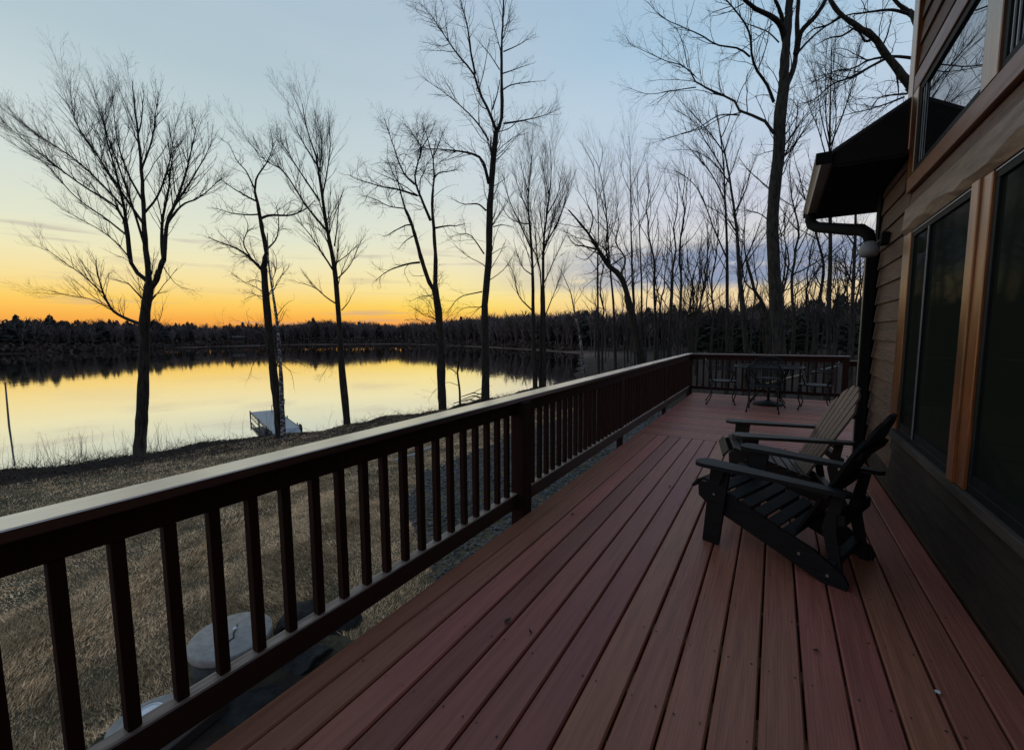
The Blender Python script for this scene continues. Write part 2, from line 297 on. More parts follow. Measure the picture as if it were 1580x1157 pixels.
# ------------------------------------------------------------------ terrain and lake
WATER = -3.6
LAKE = np.array([(-26, -260), (-25, -40), (-23.9, -4), (-23.2, 3.5), (-22.2, 7.3), (-20.9, 10.6), (-19.9, 13), (-19.2, 16), (-18.3, 21), (-18.0, 30), (-18.6, 44), (-27, 66), (-41, 100), (-66, 116), (-110, 140), (-165, 158), (-200, 130), (-206, 95), (-192, 60), (-183, 38), (-188, 0), (-230, -60), (-260, -260)], float)
def sdist(X, Y):
    """signed distance to the lake outline: positive on land"""
    P = np.stack([X, Y], -1); best = np.full(X.shape, 1e9); inside = np.zeros(X.shape, bool); n = len(LAKE)
    for i in range(n):
        a = LAKE[i]; b = LAKE[(i+1) % n]; ab = b-a; t = np.clip(((P-a)@ab)/(ab@ab), 0, 1)
        best = np.minimum(best, np.linalg.norm(P-(a+t[..., None]*ab), axis=-1))
        c = ((a[1] > Y) != (b[1] > Y)) & (X < (b[0]-a[0])*(Y-a[1])/(b[1]-a[1]+1e-12)+a[0]); inside ^= c
    return np.where(inside, -best, best)
def wav(X, Y): return .05*np.sin(X*.9+1.3*np.sin(Y*.37))+.05*np.sin(Y*.71+X*.33)+.03*np.sin(X*2.1-Y*1.7)
def ground(X, Y):
    X = np.asarray(X, float); Y = np.asarray(Y, float); s = sdist(X, Y)+.35*np.sin(Y*.8+X*.3)+.2*np.sin(Y*2.3)
    near = (X > -60) & (Y < 75)
    t = np.clip(s/17., 0, 1); zn = WATER+.02+.34*np.clip(s/1.0, 0, 1)+.98*(t*t*(3-2*t))
    zf = WATER+.02+.3*np.clip(s/2.5, 0, 1)+np.clip(s-4, 0, 260)*.022
    k = np.clip((Y-25)/60., 0, 1); k = np.where(X < -60, 1., k); z = zn*(1-k)+zf*k
    z = z+wav(X, Y)*np.clip(s/4, 0, 1)*.9
    z = np.where(s < 0, WATER-.05+np.maximum(s, -6)*.25, z)
    r = np.hypot(X, Y); z = z+np.clip(r-380, 0, 2000)*.012
    return z
def gz(x, y): return float(ground(np.array([x]), np.array([y]))[0])
def spaced(lo, hi, near, c, fine, grow):
    a = [c];
    st = fine
    while a[-1] < hi: st = fine if abs(a[-1]-c) < near else min(st*grow, 40); a.append(a[-1]+st)
    b = [c]; st = fine
    while b[-1] > lo: st = fine if abs(b[-1]-c) < near else min(st*grow, 40); b.append(b[-1]-st)
    return np.array(sorted(set(b+a)))
gx = spaced(-1500, 1500, 18, -12, .35, 1.06); gy = spaced(-1200, 1500, 18, 12, .35, 1.06)
GX, GY = np.meshgrid(gx, gy); GZ = ground(GX, GY)
nx, ny = len(gx), len(gy); idx = np.arange(nx*ny).reshape(ny, nx)
Fg = np.stack([idx[:-1, :-1], idx[:-1, 1:], idx[1:, 1:], idx[1:, :-1]], -1).reshape(-1, 4)
me = mesh_np('ground', np.stack([GX, GY, GZ], -1).reshape(-1, 3), Fg, True)
SD = sdist(GX, GY)
bedm = np.clip((GX+4.95)/.4, 0, 1)*np.clip((3.3-GY)/.5, 0, 1)
lawn = (1-bedm)*np.clip((SD-3.2)/1.5, 0, 1)*np.clip((22-GY)/4, 0, 1)*np.clip((GX+60)/5, 0, 1)
field = np.clip((GY-70)/20, 0, 1)*np.clip(1-(SD-1.)/14, 0, 1)
at = me.attributes.new('zone', 'FLOAT_COLOR', 'POINT')
at.data.foreach_set('color', np.stack([lawn, field, np.zeros_like(lawn), np.ones_like(lawn)], -1).astype(np.float32).ravel())
mg = bpy.data.materials.new('ground'); mg.use_nodes = True; t = mg.node_tree; n = t.nodes; l = t.links; b = n['Principled BSDF']; b.inputs['Roughness'].default_value = .95; b.inputs['Specular IOR Level'].default_value = .15
ge = n.new('ShaderNodeNewGeometry'); va = n.new('ShaderNodeVertexColor'); va.layer_name = 'zone'; sp = n.new('ShaderNodeSeparateColor'); l.new(va.outputs[0], sp.inputs[0])
def gnoise(s, lo, hi, a, bb, d=6):
    no = n.new('ShaderNodeTexNoise'); no.inputs['Scale'].default_value = s; no.inputs['Detail'].default_value = d; no.inputs['Roughness'].default_value = .65; l.new(ge.outputs['Position'], no.inputs['Vector'])
    mr = n.new('ShaderNodeMapRange'); mr.inputs[1].default_value = lo; mr.inputs[2].default_value = hi; l.new(no.outputs[0], mr.inputs[0])
    x = n.new('ShaderNodeMix'); x.data_type = 'RGBA'; l.new(mr.outputs[0], x.inputs[0])
    for i, c in ((6, a), (7, bb)):
        if isinstance(c, tuple): x.inputs[i].default_value = (*c, 1)
        else: l.new(c, x.inputs[i])
    return x.outputs[2], no
def gmix(f, a, bb):
    x = n.new('ShaderNodeMix'); x.data_type = 'RGBA'; l.new(f, x.inputs[0]); l.new(a, x.inputs[6]); l.new(bb, x.inputs[7]); return x.outputs[2]
c1, _ = gnoise(1.3, .4, .6, (.22, .16, .09), (.075, .075, .04), 8)
c1b, nn = gnoise(14, .3, .7, (.05, .042, .026), c1, 6)
c2, _ = gnoise(3., .35, .65, (.048, .032, .022), (.018, .013, .010), 8)
c3, _ = gnoise(.1, .4, .6, (.16, .10, .075), (.09, .065, .05))
cc = gmix(sp.outputs[0], c2, c1b); cc = gmix(sp.outputs[1], cc, c3); l.new(cc, b.inputs['Base Color'])
bu = n.new('ShaderNodeBump'); bu.inputs['Strength'].default_value = 1; bu.inputs['Distance'].default_value = .04; l.new(nn.outputs[0], bu.inputs['Height']); l.new(bu.outputs[0], b.inputs['Normal'])
tag(link('ground', me, mg), 'brown winter lawn sloping down to the lake and on into the woods', kind='structure')

mw = bpy.data.materials.new('lake_water'); mw.use_nodes = True; t = mw.node_tree; n = t.nodes; l = t.links; n.clear()
out = n.new('ShaderNodeOutputMaterial'); gl = n.new('ShaderNodeBsdfGlossy'); gl.inputs['Roughness'].default_value = .035; gl.inputs['Color'].default_value = (.97, .97, .97, 1)
df = n.new('ShaderNodeBsdfDiffuse'); df.inputs['Color'].default_value = (.02, .022, .02, 1); mx = n.new('ShaderNodeMixShader')
fr = n.new('ShaderNodeFresnel'); fr.inputs['IOR'].default_value = 1.9; mr = n.new('ShaderNodeMapRange'); l.new(fr.outputs[0], mr.inputs[0]); mr.inputs[1].default_value = 0.; mr.inputs[2].default_value = .5; mr.inputs[3].default_value = .35; mr.inputs[4].default_value = .97
ge = n.new('ShaderNodeNewGeometry'); mp = n.new('ShaderNodeMapping'); mp.inputs['Scale'].default_value = (.9, .55, 1); mp.inputs['Rotation'].default_value = (0, 0, .5); l.new(ge.outputs['Position'], mp.inputs['Vector'])
wn = n.new('ShaderNodeTexNoise'); wn.inputs['Scale'].default_value = 1.; wn.inputs['Detail'].default_value = 3; l.new(mp.outputs[0], wn.inputs['Vector'])
bu = n.new('ShaderNodeBump'); bu.inputs['Strength'].default_value = .35; bu.inputs['Distance'].default_value = .012; l.new(wn.outputs[0], bu.inputs['Height'])
l.new(bu.outputs[0], gl.inputs['Normal']); l.new(mr.outputs[0], mx.inputs[0]); l.new(df.outputs[0], mx.inputs[1]); l.new(gl.outputs[0], mx.inputs[2]); l.new(mx.outputs[0], out.inputs[0])
gw = spaced(-420, -10, 30, -30, 4, 1.2); gh = spaced(-300, 240, 30, 20, 4, 1.2); AX, AY = np.meshgrid(gw, gh); ii = np.arange(AX.size).reshape(AX.shape)
me = mesh_np('lake_water', np.stack([AX, AY, np.full_like(AX, WATER)], -1).reshape(-1, 3), np.stack([ii[:-1, :-1], ii[:-1, 1:], ii[1:, 1:], ii[1:, :-1]], -1).reshape(-1, 4))
tag(link('lake_water', me, mw), 'calm lake reflecting the yellow sunset sky', kind='structure')
# ------------------------------------------------------------------ deck
XL, XR, YS, YE, Y0 = -1.57, .871, 5.97, 10.62, -1.9
deck = empty('deck', (0, 0, 0), 'raised wooden deck of red brown stained boards beside the house', 'deck')
bp = .146; bw = .1375
def board_mesh(w, L, along):
    """deck board with rounded upper edges, top at z=0, made in cross section strips so that long edges waver slightly"""
    b = bmesh.new(); prof = [(-w/2, -.026), (-w/2, -.007), (-w/2+.006, 0), (w/2-.006, 0), (w/2, -.007), (w/2, -.026)]; n = max(2, int(L/.6)); rings = []
    for i in range(n+1):
        y = L*i/n; rings.append([b.verts.new((x, y, z) if along == 'y' else (y, x, z)) for x, z in prof])
    for A, B in zip(rings, rings[1:]):
        for k in range(6): b.faces.new((A[k], A[(k+1) % 6], B[(k+1) % 6], B[k]))
    b.faces.new(rings[0]); b.faces.new(rings[-1][::-1]); bmesh.ops.recalc_face_normals(b, faces=b.faces)
    m = bpy.data.meshes.new('deck_board'); b.to_mesh(m); b.free(); return m
lm = board_mesh(bw, YS-.012-Y0, 'y'); em = board_mesh(.112, YS-.012-Y0, 'y')
o = link('deck_board', em, mt_deck, deck, (XL+.056, Y0, 0))
xb = XL+.118
k = 0
while xb+bw/2 < XR-.0:
    w = min(bw, XR-.004-xb)
    if w < .03: break
    if w < bw-.001: me = board_mesh(w, YS-.012-Y0, 'y')
    else: me = lm
    o = link('deck_board', me, mt_deck, deck, (xb+w/2, Y0, random.uniform(-.0012, .0012)), (0, random.uniform(-.006, .006), random.uniform(-.0003, .0003)))
    xb += bp
XE = 3.3
xm = board_mesh(bw, XE-XL, 'x')
yb = YS
while yb+bw < YE+.02:
    link('deck_board', xm, mt_deck, deck, (XL, yb+bw/2, random.uniform(-.001, .001)), (random.uniform(-.006, .006), 0, random.uniform(-.0003, .0003))); yb += bp
# nail heads over the joists, dark knots
b = MB(); jy = [Y0+.2+.406*i for i in range(20)]
def disc(bm, x, y, r, z=.0014):
    vs = [bm.verts.new((x+r*math.cos(a*PI/3), y+r*math.sin(a*PI/3), z)) for a in range(6)]; bm.faces.new(vs)
for y in jy:
    if y > YS-.05: continue
    for i in range(17):
        for s in (-.045, .045):
            x = XL+.118+bp*i+bw/2+s
            if x < XR-.02 and random.random() < .8: disc(b.bm, x+random.uniform(-.006, .006), y+random.uniform(-.008, .008), random.uniform(.0028, .005), .0024)
me = b.mesh('nail_heads'); tag(link('nail_heads', me, mt_rubber, deck), kind='stuff')
b = MB()
b.box((XL+.03, Y0, -.24), (XL+.068, YE, -.03)); b.build('rim_board', mt_joist, deck)
b = MB(); b.box((XL+.07, YE-.04, -.24), (XE, YE-.002, -.03)); b.build('rim_board', mt_joist, deck)
jm = None
for y in jy+[YS-.06, YS+.02]:
    if jm is None:
        b = MB(); b.box((0, 0, -.235), (XR-XL-.08, .038, -.031)); jm = b.mesh('joist'); jm.materials.append(mt_joist)
    if y < YS+.03: link('joist', jm, None, deck, (XL+.075, y, 0))
b = MB()
for i in range(11):
    x = XL+.4+i*.42; b.box((x, YS+.07, -.235), (x+.038, YE-.05, -.031))
b.build('joist', mt_joist, deck)
for x, y in ((XL+.3, .6), (XL+.3, 3.3), (XL+.3, 6.), (XL+.3, YE-.3), (.6, YE-.3), (3., YE-.3)):
    b = MB(); zb = gz(x, y)-.3; b.box((x, y, zb), (x+.14, y+.14, -.24)); b.build('support_post', mt_joist, deck)

# ------------------------------------------------------------------ railings
lr = empty('deck_railing', (-1.67, Y0, 0), 'long red brown deck railing running along the lake side to the far corner', 'railing')
def lch(b, name, mat, par): o = b.build(name, mat); o.parent = par; o.matrix_parent_inverse = par.matrix_basis.inverted() if False else Matrix.Translation(-par.location); return o
caps = [(Y0, 4.12), (4.124, 8.05), (8.054, 10.78)]
for y0, y1 in caps:
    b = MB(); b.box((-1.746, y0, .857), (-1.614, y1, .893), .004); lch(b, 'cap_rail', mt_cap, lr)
b = MB(); b.box((-1.690, Y0, .762), (-1.648, 10.70, .8545), .004); lch(b, 'top_rail', mt_rail, lr)
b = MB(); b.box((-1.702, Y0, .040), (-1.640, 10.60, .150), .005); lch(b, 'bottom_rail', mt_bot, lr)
posts = [.02-.45, 2.80, 5.42, 8.02, 10.60]
for y in posts:
    b = MB(); b.box((-1.708 if y == 10.60 else -1.70, y, -.30), (-1.588 if y == 2.80 else (-1.600 if y == 10.60 else -1.645), y+(.125 if y == 2.80 else .10), .8548), .004); lch(b, 'post', mt_rail, lr)
bb = MB(); bb.box((-.018, -.018, .1515), (.018, .018, .7615), .002); bm_ = bb.mesh('baluster'); bm_.materials.append(mt_rail)
y = .332-.131*14
while y < 10.5:
    if all(not (p-.03 < y < p+.13) for p in posts):
        o = link('baluster', bm_, None, lr, (-1.671+1.67+random.uniform(-.001, .001), y-Y0, 0), (0, random.uniform(-.006, .006), random.uniform(-.05, .05)))
    y += .131
fr_ = empty('deck_railing', (0, 10.66, 0), 'red brown railing across the far end of the deck behind the iron table', 'railing')
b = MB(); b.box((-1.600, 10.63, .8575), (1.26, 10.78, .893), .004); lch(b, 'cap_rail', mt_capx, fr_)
b = MB(); b.box((-1.597, 10.672, .762), (1.148, 10.712, .8545), .004); lch(b, 'top_rail', mt_rail, fr_)
b = MB(); b.box((-1.597, 10.66, .085), (1.148, 10.72, .150), .004); lch(b, 'bottom_rail', mt_rail, fr_)
b = MB(); b.box((1.15, 10.635, -.30), (1.25, 10.735, .8545), .004); lch(b, 'post', mt_rail, fr_)
x = -1.50
while x < 1.12:
    link('baluster', bm_, None, fr_, (x, .032, 0), (0, 0, random.uniform(-.05, .05))); x += .131
sr = empty('stair_railing', (1.3, 10.72, 0), 'short lower handrail beside the deck stairs just right of the far railing post', 'railing')
b = MB(); b.box((1.262, 10.66, .775), (2.7, 10.76, .806), .004); lch(b, 'cap_rail', mt_capx, sr)
b = MB(); b.box((1.262, 10.69, .69), (2.7, 10.728, .7735), .004); lch(b, 'top_rail', mt_rail, sr)
b = MB(); b.box((1.262, 10.68, .085), (2.7, 10.735, .150), .004); lch(b, 'bottom_rail', mt_rail, sr)
bb = MB(); bb.box((-.018, -.018, .1515), (.018, .018, .6895), .002); bs_ = bb.mesh('baluster'); bs_.materials.append(mt_rail)
for i in range(10): link('baluster', bs_, None, sr, (.09+i*.131-.0, -.012, 0))
b = MB(); b.box((2.7, 10.66, -.3), (2.79, 10.75, .85), .004); lch(b, 'post', mt_rail, sr)
# sloping stair handrail beyond the far railing
st = empty('stair_handrail', (.9, 12.2, 0), 'pale sloping stair handrail seen through the balusters behind the patio table', 'handrail')
P0 = onz(1294, 565, .55); P0 = np.array([1.21, 11.9, .62]); P1 = np.array([-.15, 13.0, .05])
b = MB(); b.tube([P0, (P0+P1)/2, P1], .022, 8); lch(b, 'rail', mt_gutter, st)
for f in (.02, .5, .98):
    q = P0*(1-f)+P1*f; b = MB(); b.tube([(q[0], q[1], q[2]-.01), (q[0], q[1], gz(q[0], q[1])-.2)], .028, 6); lch(b, 'post', mt_rail, st)

# ------------------------------------------------------------------ house
house = empty('house', (XR, 0, 0), 'brown timber sided house with cedar trimmed windows along the right edge of the deck', 'house')
def hp(b, name, mat, par=None):
    o = b.build(name, mat); p = par or house; o.parent = p; o.matrix_parent_inverse = Matrix.Translation(-house.location) if p is house else Matrix.Identity(4); return o
WX = XR
b = MB(); b.box((WX+.012, -2.2, gz(2, 0)-.6), (7.5, 4.84, 4.30)); b.box((WX+.0121, 4.8402, gz(2, 5)-.6), (7.4, 5.93, 2.79)); wall = hp(b, 'wall', mt_siding)
def siding(z0, z1, y0, y1, first=False):
    b = bmesh.new()
    # lap board: thick lower edge, thin upper edge, a few cuts along the length
    n = max(1, int((y1-y0)/1.2)); prof = [(WX+.011, z0), (WX-.019, z0), (WX-.002, z1), (WX+.011, z1)]; rings = []
    for i in range(n+1):
        y = y0+(y1-y0)*i/n; rings.append([b.verts.new((x, y, z)) for x, z in prof])
    for A, B in zip(rings, rings[1:]):
        for k in range(4): b.faces.new((A[k], A[(k+1) % 4], B[(k+1) % 4], B[k]))
    b.faces.new(rings[0]); b.faces.new(rings[-1][::-1]); bmesh.ops.recalc_face_normals(b, faces=b.faces)
    m = bpy.data.meshes.new('siding_board'); b.to_mesh(m); b.free()
    o = link('siding_board', m, mt_siding_low if (z1 < .53 and y1 < 4.7) or z1 < .24 else mt_siding, wall); return o
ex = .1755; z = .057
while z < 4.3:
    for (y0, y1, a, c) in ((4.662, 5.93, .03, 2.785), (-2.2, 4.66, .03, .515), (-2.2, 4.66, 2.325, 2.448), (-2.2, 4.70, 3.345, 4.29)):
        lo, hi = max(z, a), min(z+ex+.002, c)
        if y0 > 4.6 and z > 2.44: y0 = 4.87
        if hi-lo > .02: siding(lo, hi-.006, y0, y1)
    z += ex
def trim(a, c, mat, name='trim_board', bev=.004): b = MB(); b.box(a, c, bev); return hp(b, name, mat)
tx = WX-.034
# lower window trims
trim((tx, 4.445, .60), (WX+.005, 4.655, 2.118), mt_trim, 'window_trim')
trim((tx, 2.985, .575), (WX+.005, 3.10, 2.118), mt_trim, 'window_trim'); trim((tx-.012, 3.102, .575), (WX+.005, 3.2, 2.118), mt_trim, 'window_trim')
trim((tx-.01, -2.2, .520), (WX+.005, 4.655, .572), mt_joist, 'window_sill')
# live edge header beam with a wavering lower arris
b = bmesh.new(); rings = []; n = 46
for i in range(n+1):
    y = -2.2+(4.655+2.2)*i/n; wv = .018*math.sin(y*5.3)+.012*math.sin(y*11.7+1)+.006*math.sin(y*23)
    pr = [(WX+.005, 2.121), (WX-.030, 2.121), (WX-.052, 2.175+wv), (WX-.046, 2.235+wv*.9), (WX-.040, 2.318), (WX+.005, 2.318)]
    rings.append([b.verts.new((x, y, z)) for x, z in pr])
for A, B in zip(rings, rings[1:]):
    for k in range(6): b.faces.new((A[k], A[(k+1) % 6], B[(k+1) % 6], B[k]))
b.faces.new(rings[0]); b.faces.new(rings[-1][::-1]); bmesh.ops.recalc_face_normals(b, faces=b.faces)
m = bpy.data.meshes.new('header_beam'); b.to_mesh(m); b.free(); o = link('header_beam', m, mt_live, house); o.matrix_parent_inverse = Matrix.Translation(-house.location)
# glass
mglass = bpy.data.materials.new('reflecting_window_glass'); mglass.use_nodes = True; t = mglass.node_tree; n_ = t.nodes; l = t.links; n_.clear()
out = n_.new('ShaderNodeOutputMaterial'); gl = n_.new('ShaderNodeBsdfGlossy'); gl.inputs['Roughness'].default_value = .01; df = n_.new('ShaderNodeBsdfDiffuse'); df.inputs['Color'].default_value = (.008, .009, .010, 1)
mx = n_.new('ShaderNodeMixShader'); fr = n_.new('ShaderNodeFresnel'); fr.inputs['IOR'].default_value = 12.
nz = n_.new('ShaderNodeTexNoise'); nz.inputs['Scale'].default_value = 1.1; nz.inputs['Detail'].default_value = 0; tcg = n_.new('ShaderNodeNewGeometry'); l.new(tcg.outputs['Position'], nz.inputs['Vector'])
bu = n_.new('ShaderNodeBump'); bu.inputs['Strength'].default_value = .1; bu.inputs['Distance'].default_value = .01; l.new(nz.outputs[0], bu.inputs['Height']); l.new(bu.outputs[0], gl.inputs['Normal'])
l.new(fr.outputs[0], mx.inputs[0]); l.new(df.outputs[0], mx.inputs[1]); l.new(gl.outputs[0], mx.inputs[2]); l.new(mx.outputs[0], out.inputs[0])
mglass2 = mglass.copy(); mglass2.name = 'screened_window_glass'
for q in mglass2.node_tree.nodes:
    if q.type == 'FRESNEL': q.inputs['IOR'].default_value = 1.03
    if q.type == 'BSDF_DIFFUSE': q.inputs['Color'].default_value = (.013, .016, .012, 1)
    if q.type == 'BSDF_GLOSSY': q.inputs['Roughness'].default_value = .04
def window(y0, y1, z0, z1, upper=False, stile=None):
    fx = WX-.022
    b = MB(); fw = .045
    for a, c in (((fx, y0, z0), (WX+.004, y1, z0+fw)), ((fx, y0, z1-fw), (WX+.004, y1, z1)), ((fx, y0, z0+fw), (WX+.004, y0+fw, z1-fw)), ((fx, y1-fw, z0+fw), (WX+.004, y1, z1-fw))): b.box(a, c, .002)
    w = hp(b, 'window', mt_black)
    if not upper:
        b = MB(); b.box((fx-.004, y0+.004, z1-.009), (fx-.0005, y1-.004, z1-.003)); b.box((fx-.006, y0+.004, z0+.01), (fx-.0005, y0+.012, z1-.014)); o = hp(b, 'frame_edge', mt_alu, w)
        if stile:
            b = MB(); b.box((fx-.004, stile-.02, z0+fw), (WX+.003, stile+.02, z1-fw), .002); hp(b, 'stile', mt_black, w)
            b = MB(); b.box((fx-.008, stile-.024, z0+fw), (fx-.002, stile-.017, z1-fw)); hp(b, 'stile_edge', mt_alu, w)
            b = MB(); b.box((fx+.004, y0+fw+.001, z0+fw+.001), (fx+.012, stile-.021, z0+fw+.05)); b.box((fx+.004, stile+.021, z0+fw+.001), (fx+.012, y1-fw-.001, z0+fw+.05)); hp(b, 'sash_rail', mt_black, w)
        else:
            b = MB(); b.box((fx+.004, y0+fw+.001, z0+fw+.001), (fx+.012, y1-fw-.001, z0+fw+.05)); hp(b, 'sash_rail', mt_black, w)
    else:
        for i in range(4):
            b = MB(); yy = y1-fw-.03-i*.028; b.box((fx+.006, yy, z0+fw), (fx+.012, yy+.006, z1-fw)); hp(b, 'frame_groove', mt_spout if i % 2 else mt_alu, w)
    b = MB(); b.box((fx+.0145 if upper else fx+.013, y0+fw, z0+fw), (WX+.003, y1-fw, z1-fw)); hp(b, 'pane', mglass if upper else mglass2, w)
    return w
window(3.202, 4.443, .575, 2.117, stile=4.02); window(.9, 2.983, .575, 2.117, stile=1.9)
b = MB(); b.box((tx, .78, .575), (WX+.005, .895, 2.118), .004); hp(b, 'window_trim', mt_trim)
# upper windows
trim((tx, -2.2, 2.452), (WX+.005, 4.70, 2.568), mt_trimh, 'window_trim'); trim((tx, -2.2, 3.205), (WX+.005, 4.70, 3.335), mt_trimh, 'window_trim')
trim((tx, 4.545, 2.571), (WX+.005, 4.70, 3.202), mt_trim, 'window_trim'); trim((tx, 3.05, 2.571), (WX+.005, 3.25, 3.202), mt_trim, 'window_trim')
window(3.252, 4.543, 2.572, 3.202, True); window(.9, 3.048, 2.572, 3.202, True)
trim((tx-.004, 4.712, 2.80), (WX+.005, 4.868, 4.30), mt_trim, 'corner_board'); trim((WX+.006, 4.842, 2.80), (WX+.12, 4.872, 4.30), mt_trim, 'corner_board')
# house corner beyond the lower window
trim((WX-.03, 5.78, .0), (WX+.006, 5.96, 2.78), mt_spout, 'corner_board'); trim((WX+.007, 5.932, .0), (WX+.12, 5.962, 2.78), mt_siding, 'corner_board')
# lower wing eave
sl = .61; ex0, ex1 = .34, 3.4; zt = 2.915
def roof_slab(x0, x1, y0, y1, z0, sl, th, mat, name):
    b = bmesh.new(); v = [b.verts.new(p) for p in ((x0, y0, z0-th), (x1, y0, z0-th+(x1-x0)*sl), (x1, y1, z0-th+(x1-x0)*sl), (x0, y1, z0-th), (x0, y0, z0), (x1, y0, z0+(x1-x0)*sl), (x1, y1, z0+(x1-x0)*sl), (x0, y1, z0))]
    for f in ((0, 3, 2, 1), (4, 5, 6, 7), (0, 1, 5, 4), (1, 2, 6, 5), (2, 3, 7, 6), (3, 0, 4, 7)): b.faces.new([v[i] for i in f])
    m = bpy.data.meshes.new(name); b.to_mesh(m); b.free(); o = link(name, m, mat, house); o.matrix_parent_inverse = Matrix.Translation(-house.location); return o
eave = roof_slab(ex0+.005, ex1, 4.878, 6.78, zt, sl, .03, mt_shingle, 'roof')
# overhanging part in front of the tall wall: rake from y=4.75
roof_slab(ex0+.005, WX-.04, 4.75, 4.8775, zt, sl, .03, mt_shingle, 'roof')
b = MB(); b.box((ex0+.01, 4.76, 2.765), (WX-.04, 6.77, 2.785)); hp(b, 'soffit', mt_soffit)
b = MB(); b.box((WX-.04, 5.965, 2.765), (ex1, 6.77, 2.785)); hp(b, 'soffit', mt_soffit)
b = MB(); b.box((ex0+.005, 4.755, 2.765), (ex0+.03, 6.775, zt-.04)); hp(b, 'fascia', mt_spout)
# gable ends of the eave (triangles with thickness)
for yy in (4.752, 6.75):
    b = bmesh.new(); xr = WX-.04 if yy < 5 else ex1
    pr = [(ex0+.031, 2.786), (xr, 2.786), (xr, zt-.032+(xr-ex0)*sl), (ex0+.031, zt-.032+.03*sl)]
    A = [b.verts.new((x, yy, z)) for x, z in pr]; B = [b.verts.new((x, yy+.022, z)) for x, z in pr]
    b.faces.new(A); b.faces.new(B[::-1])
    for k in range(4): b.faces.new((A[k], A[(k+1) % 4], B[(k+1) % 4], B[k]))
    bmesh.ops.recalc_face_normals(b, faces=b.faces); m = bpy.data.meshes.new('gable_board'); b.to_mesh(m); b.free(); o = link('gable_board', m, mt_soffit, house); o.matrix_parent_inverse = Matrix.Translation(-house.location)
# gutter (K profile) and downspout
b = bmesh.new(); gp = [(0, 0), (-.075, 0), (-.085, .03), (-.10, .055), (-.115, .075), (-.115, .10), (-.108, .10), (-.108, .078), (-.09, .055), (-.075, .008), (0, .008)]
gx0 = ex0+.004; A = [b.verts.new((gx0+x, 4.735, 2.80+z)) for x, z in gp]; B = [b.verts.new((gx0+x, 6.80, 2.80+z)) for x, z in gp]
for k in range(len(gp)-1): b.faces.new((A[k], A[k+1], B[k+1], B[k]))
bmesh.ops.recalc_face_normals(b, faces=b.faces); m = bpy.data.meshes.new('gutter'); b.to_mesh(m); b.free(); o = link('gutter', m, mt_gutter, house); o.matrix_parent_inverse = Matrix.Translation(-house.location)
for y_ in (4.728, 6.801):
    b = MB(); b.box((gx0-.114, y_, 2.80), (gx0-.001, y_+.006, 2.90)); hp(b, 'gutter_end', mt_spout)
b = MB()
g0 = np.array([gx0-.045, 6.62, 2.80]); 
pts = [g0, g0+(0, 0, -.06), g0+(.02, -.03, -.13), g0+(.07, -.10, -.18), (.62, 5.90, 2.44), (.70, 5.80, 2.41), (.755, 5.74, 2.35), (.775, 5.71, 2.25), (.785, 5.70, 2.10)]
b.tube(pts, [.055, .055, .06, .06, .06, .06, .055, .048, .046], 14); b.box((.742, 5.655, .03), (.835, 5.745, 2.16), .012); 
ds = hp(b, 'downspout', mt_spout)
b = MB(); b.box((.7395, 5.665, .05), (.7418, 5.735, 2.12)); hp(b, 'downspout_lit_face', mt_gutter, ds)  # thin pale sheet: light on the outer face painted as a lighter colour
# roof of the tall part
roof_slab(.27, 7.6, -2.4, 4.9, 4.42, .35, .05, mt_shingle, 'roof')
b = MB(); b.box((.27, -2.4, 4.305), (WX+.0, 4.9, 4.325)); hp(b, 'soffit', mt_soffit)
b = MB(); b.box((.275, -2.4, 4.326), (.30, 4.9, 4.37)); hp(b, 'fascia', mt_spout)
# yard light on the wall
wl = empty('wall_light', (WX-.014, 5.34, 2.22), 'unlit outdoor flood lamp with round pale shell on a dark wall box by the downspout', 'lamp')
def wp(b, name, mat): o = b.build(name, mat); o.parent = wl; o.matrix_parent_inverse = Matrix.Translation(-wl.location); return o
b = MB(); b.box((WX-.075, 5.29, 2.17), (WX-.016, 5.41, 2.28), .006); wp(b, 'box', mt_spout)
lh = onx(1341, 384, WX-.17)
b = MB(); b.tube([(WX-.07, 5.36, 2.22), (WX-.11, 5.42, 2.20), (lh[0]+.03, lh[1], lh[2]+.03)], .014, 8); wp(b, 'arm', mt_greyplastic)
b = MB(); b.lathe([(0, .07), (.035, .065), (.064, .03), (.078, -.01), (.074, -.05), (.058, -.07), (0, -.071)], tuple(lh), 20); wp(b, 'shell', mt_greyplastic)

